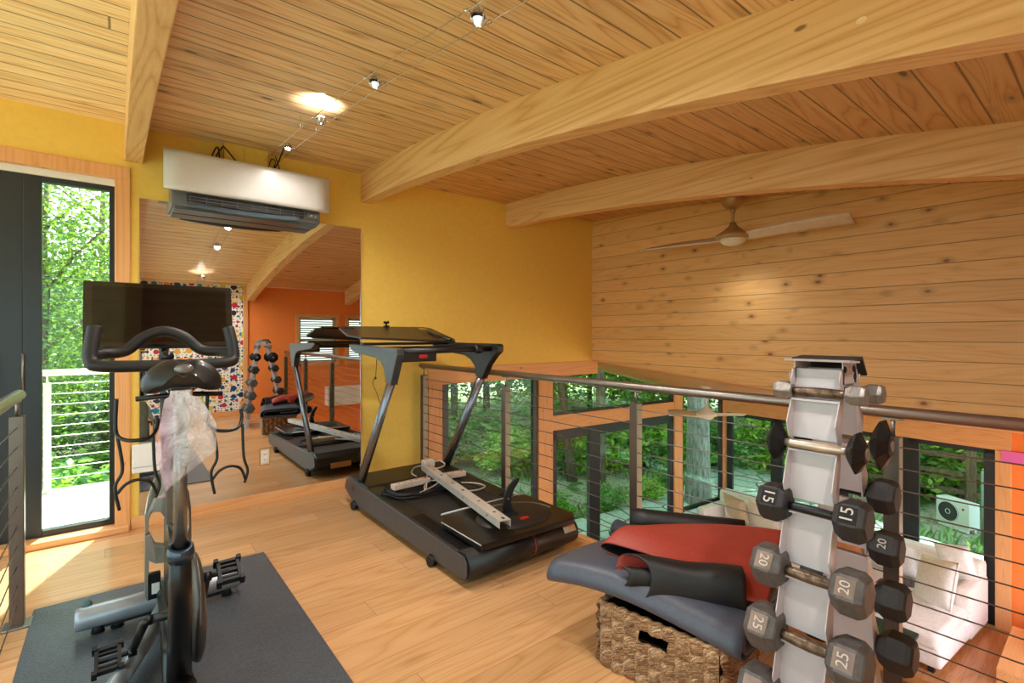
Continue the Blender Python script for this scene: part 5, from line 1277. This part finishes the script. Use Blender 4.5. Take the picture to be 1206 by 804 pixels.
for ang in np.linspace(-3, 112, 34):
    for rad in (12.6, 14.4):
        k += 1; a = math.radians(ang + rr.uniform(-1.5, 1.5)); rd = rad + rr.uniform(-.7, .7); x, y = rd * math.cos(a) + 2.2, rd * math.sin(a) - .3
        if rad < 13 and k % 2 and ang < 75: continue
        if x < 16.2 and -3 < y < 6: continue
        bush(x, y, k, rr.uniform(.7, 1.15), 'leafy shrub at the edge of the woodland behind the house', 'shrubs at the woodland edge')
for x, y, s in ((7.6, 8.0, .42), (8.9, 7.55, .46), (10.2, 7.4, .4), (6.3, 8.1, .5), (11.6, 7.6, .45)):
    k += 1; bush(x, y, k, s, 'low grassy clump beside the flagstone patio', 'low clumps by the patio')
# ground cover blades
r = np.random.RandomState(4); n = 16000
gx = r.uniform(3.5, 19, n); gy = r.uniform(-1, 15, n); keep = ((gy > 7.6) | (gx > 12.8)) & (np.sin(gx * 1.3 + 1) * np.cos(gy * 1.1) > .1); gx = gx[keep]; gy = gy[keep]; n = len(gx)
gzz = np.array([gz(a, b) for a, b in zip(gx, gy)]) - .12
p = np.stack([gx, gy, gzz], 1); an = r.uniform(0, 2 * PI, n); h = r.uniform(.10, .32, n); dx = np.stack([np.cos(an), np.sin(an), an * 0], 1)
tip = p + dx * (h * .6)[:, None] + np.stack([h * 0, h * 0, h], 1); sd_ = np.stack([-np.sin(an), np.cos(an), an * 0], 1) * .025
co = np.stack([p - sd_, p + sd_, (p + tip) / 2 + sd_ * .9 + np.array([0, 0, .05]), tip], 1).reshape(-1, 3)
me = bpy.data.meshes.new('ground_cover'); me.vertices.add(4 * n); me.vertices.foreach_set('co', co.ravel().astype('f')); me.loops.add(4 * n); me.loops.foreach_set('vertex_index', np.arange(4 * n, dtype='i')); me.polygons.add(n); me.polygons.foreach_set('loop_start', np.arange(0, 4 * n, 4, dtype='i')); me.update(calc_edges=True)
me.materials.append(LM[2]); o = bpy.data.objects.new('ground_cover', me); COL.objects.link(o); tag(o, 'green ground cover growing between patio and trees', 'ground cover', kind='stuff')
# outdoor condenser and fence
cu = thing('outdoor_condenser', 'white outdoor air conditioning unit on the ground beyond the far window', 'air conditioner', (14.2, 2.30, gz(14.2, 2.3) - .1), math.radians(-28))
m = MB(); m.box((-.13, -.34, .08), (.15, .34, .62), bev=.02); m.box((-.12, -.3, 0), (-.07, .3, .09)); m.box((.07, -.3, 0), (.12, .3, .09)); m.build('housing', M_white, cu, True)
m = MB(); m.cyl((-.128, .08, .35), (-.136, .08, .35), .21, seg=32); f_ = m.build('fan_opening', plain('fan_dark', (60, 66, 66), .5), cu, True)
m = MB()
for rr_ in (.05, .205): m.tube([(-.144, .08 + rr_ * math.cos(a), .35 + rr_ * math.sin(a)) for a in np.linspace(0, 2 * PI, 30, False)], .006, 5, True)
m.build('fan_guard', M_white, f_, True)
m = MB(); m.box((-.134, -.24, .46), (-.13, -.2, .50)); m.build('red_mark', M_red, cu, True)
ub = thing('utility_cabinet', 'tall grey-green utility cabinet beside the outdoor unit', 'cabinet', (13.6, 1.72, gz(13.6, 1.7) - .1))
m = MB(); m.cyl((0, 0, 0), (0, 0, 1.45), .12, seg=20); m.build('cabinet_body', plain('utility_green', (128, 152, 142), .5), ub, True)
m = MB(); m.box((-.135, -.04, .5), (-.11, .04, .9), bev=.006); m.build('meter', M_white, ub, True)
fe = thing('split_rail_fence', 'brown wooden split-rail fence in front of the woods beyond the far window', 'fence', (15.1, 3, gz(15.1, 3) - .1))
M_fence = barkmat('fence_wood', (70, 54, 40), (124, 100, 76))
for k in range(5):
    y = -2 + k * 2.1; m = MB(); m.box((15.02, y - .08, GZ - .2), (15.18, y + .08, GZ + 1.75), bev=.01); m.build('fence_post', M_fence, fe)
for z in (.45, .85, 1.25, 1.6):
    m = MB(); m.box((15.05, -2.4, GZ + z), (15.13, 6.8, GZ + z + .11), bev=.02); m.build('fence_rail', M_fence, fe)

# ------------------------------------------------------------------ light, world, camera
w = bpy.data.worlds.new('sky'); SC.world = w; w.use_nodes = True; nt = w.node_tree; nt.nodes.clear(); n = N(nt)
out = nt.nodes.new('ShaderNodeOutputWorld'); bg_ = nt.nodes.new('ShaderNodeBackground'); sk = nt.nodes.new('ShaderNodeTexSky')
sk.sky_type = 'NISHITA'; sk.sun_disc = False; sk.sun_elevation = math.radians(58); sk.sun_rotation = math.radians(20); sk.air_density = 1.; sk.dust_density = 3.
mixn = n.mix(.55, sk.outputs[0], (5., 5.1, 5.3))
nt.links.new(mixn, bg_.inputs[0]); bg_.inputs[1].default_value = P_WORLD; nt.links.new(bg_.outputs[0], out.inputs[0])
def light(name, kind, loc, power, col, **kw):
    l = bpy.data.lights.new(name, kind); l.energy = power * (1 if kind == 'SUN' else K * K); l.color = col
    for a, v in kw.items(): setattr(l, a, v)
    o = bpy.data.objects.new(name, l); COL.objects.link(o); o.location = loc; return o
s = light('sun', 'SUN', (0, 0, 20), P_SUN, (1., .95, .86), angle=math.radians(1.2))
trav = Vector((-.36, -.93, 0)).normalized() * math.cos(math.radians(61)) + Vector((0, 0, -math.sin(math.radians(61))))
s.rotation_euler = (-trav).to_track_quat('Z', 'Y').to_euler()
WARM = (1., .965, .91)
for i, (x, y, z) in enumerate(LAMPS):
    o = light('lamp_light', 'SPOT', (x, y, z - .03), P_LAMP * (.2 if i == 0 else 1.), WARM, spot_size=math.radians(165), spot_blend=.6, shadow_soft_size=.03)  # wide downward fill at every lamp, added at the unlit ones too
    if i in (1, 4):
        o = light('lamp_upglow', 'SPOT', (x - .03, y - .06, z + .036), P_UP, WARM, spot_size=math.radians(152), spot_blend=.1, shadow_soft_size=.01); o.rotation_euler = (PI, 0, 0)
light('fan_light', 'SPOT', (4.55, 2.33, 2.12), P_FAN, WARM, spot_size=math.radians(150), spot_blend=.8, shadow_soft_size=.08)
light('lower_fan_light', 'SPOT', (7.0, 4.0, .0), P_FAN * 2, (1., .92, .8), spot_size=math.radians(165), spot_blend=.8, shadow_soft_size=.1)

cam = bpy.data.cameras.new('camera'); co_ = bpy.data.objects.new('camera', cam); COL.objects.link(co_); SC.camera = co_
cam.sensor_width = 36; cam.lens = 582 / 1206 * 36; cam.shift_y = -8 / 1206; cam.clip_start = .02; cam.clip_end = 300
co_.location = (0, 0, H); co_.rotation_euler = (PI / 2, 0, -math.atan2(.6266, .7793))

# bring everything to real size
for me in bpy.data.meshes: me.transform(Matrix.Scale(K, 4)); me.update()
for o in bpy.data.objects: o.location = o.location * K
for o in bpy.data.objects:
    if o.type == 'EMPTY': o.empty_display_size = .05
SC.view_settings.view_transform = 'Standard'; SC.view_settings.look = 'None'; SC.view_settings.gamma = 1; SC.view_settings.use_curve_mapping = False
SC.view_settings.exposure = P_EXP
cy = SC.cycles
cy.max_bounces = 10; cy.diffuse_bounces = 5; cy.glossy_bounces = 5; cy.transmission_bounces = 6; cy.transparent_max_bounces = 16
cy.sample_clamp_indirect = 4.; cy.caustics_reflective = False; cy.caustics_refractive = False; cy.use_denoising = True
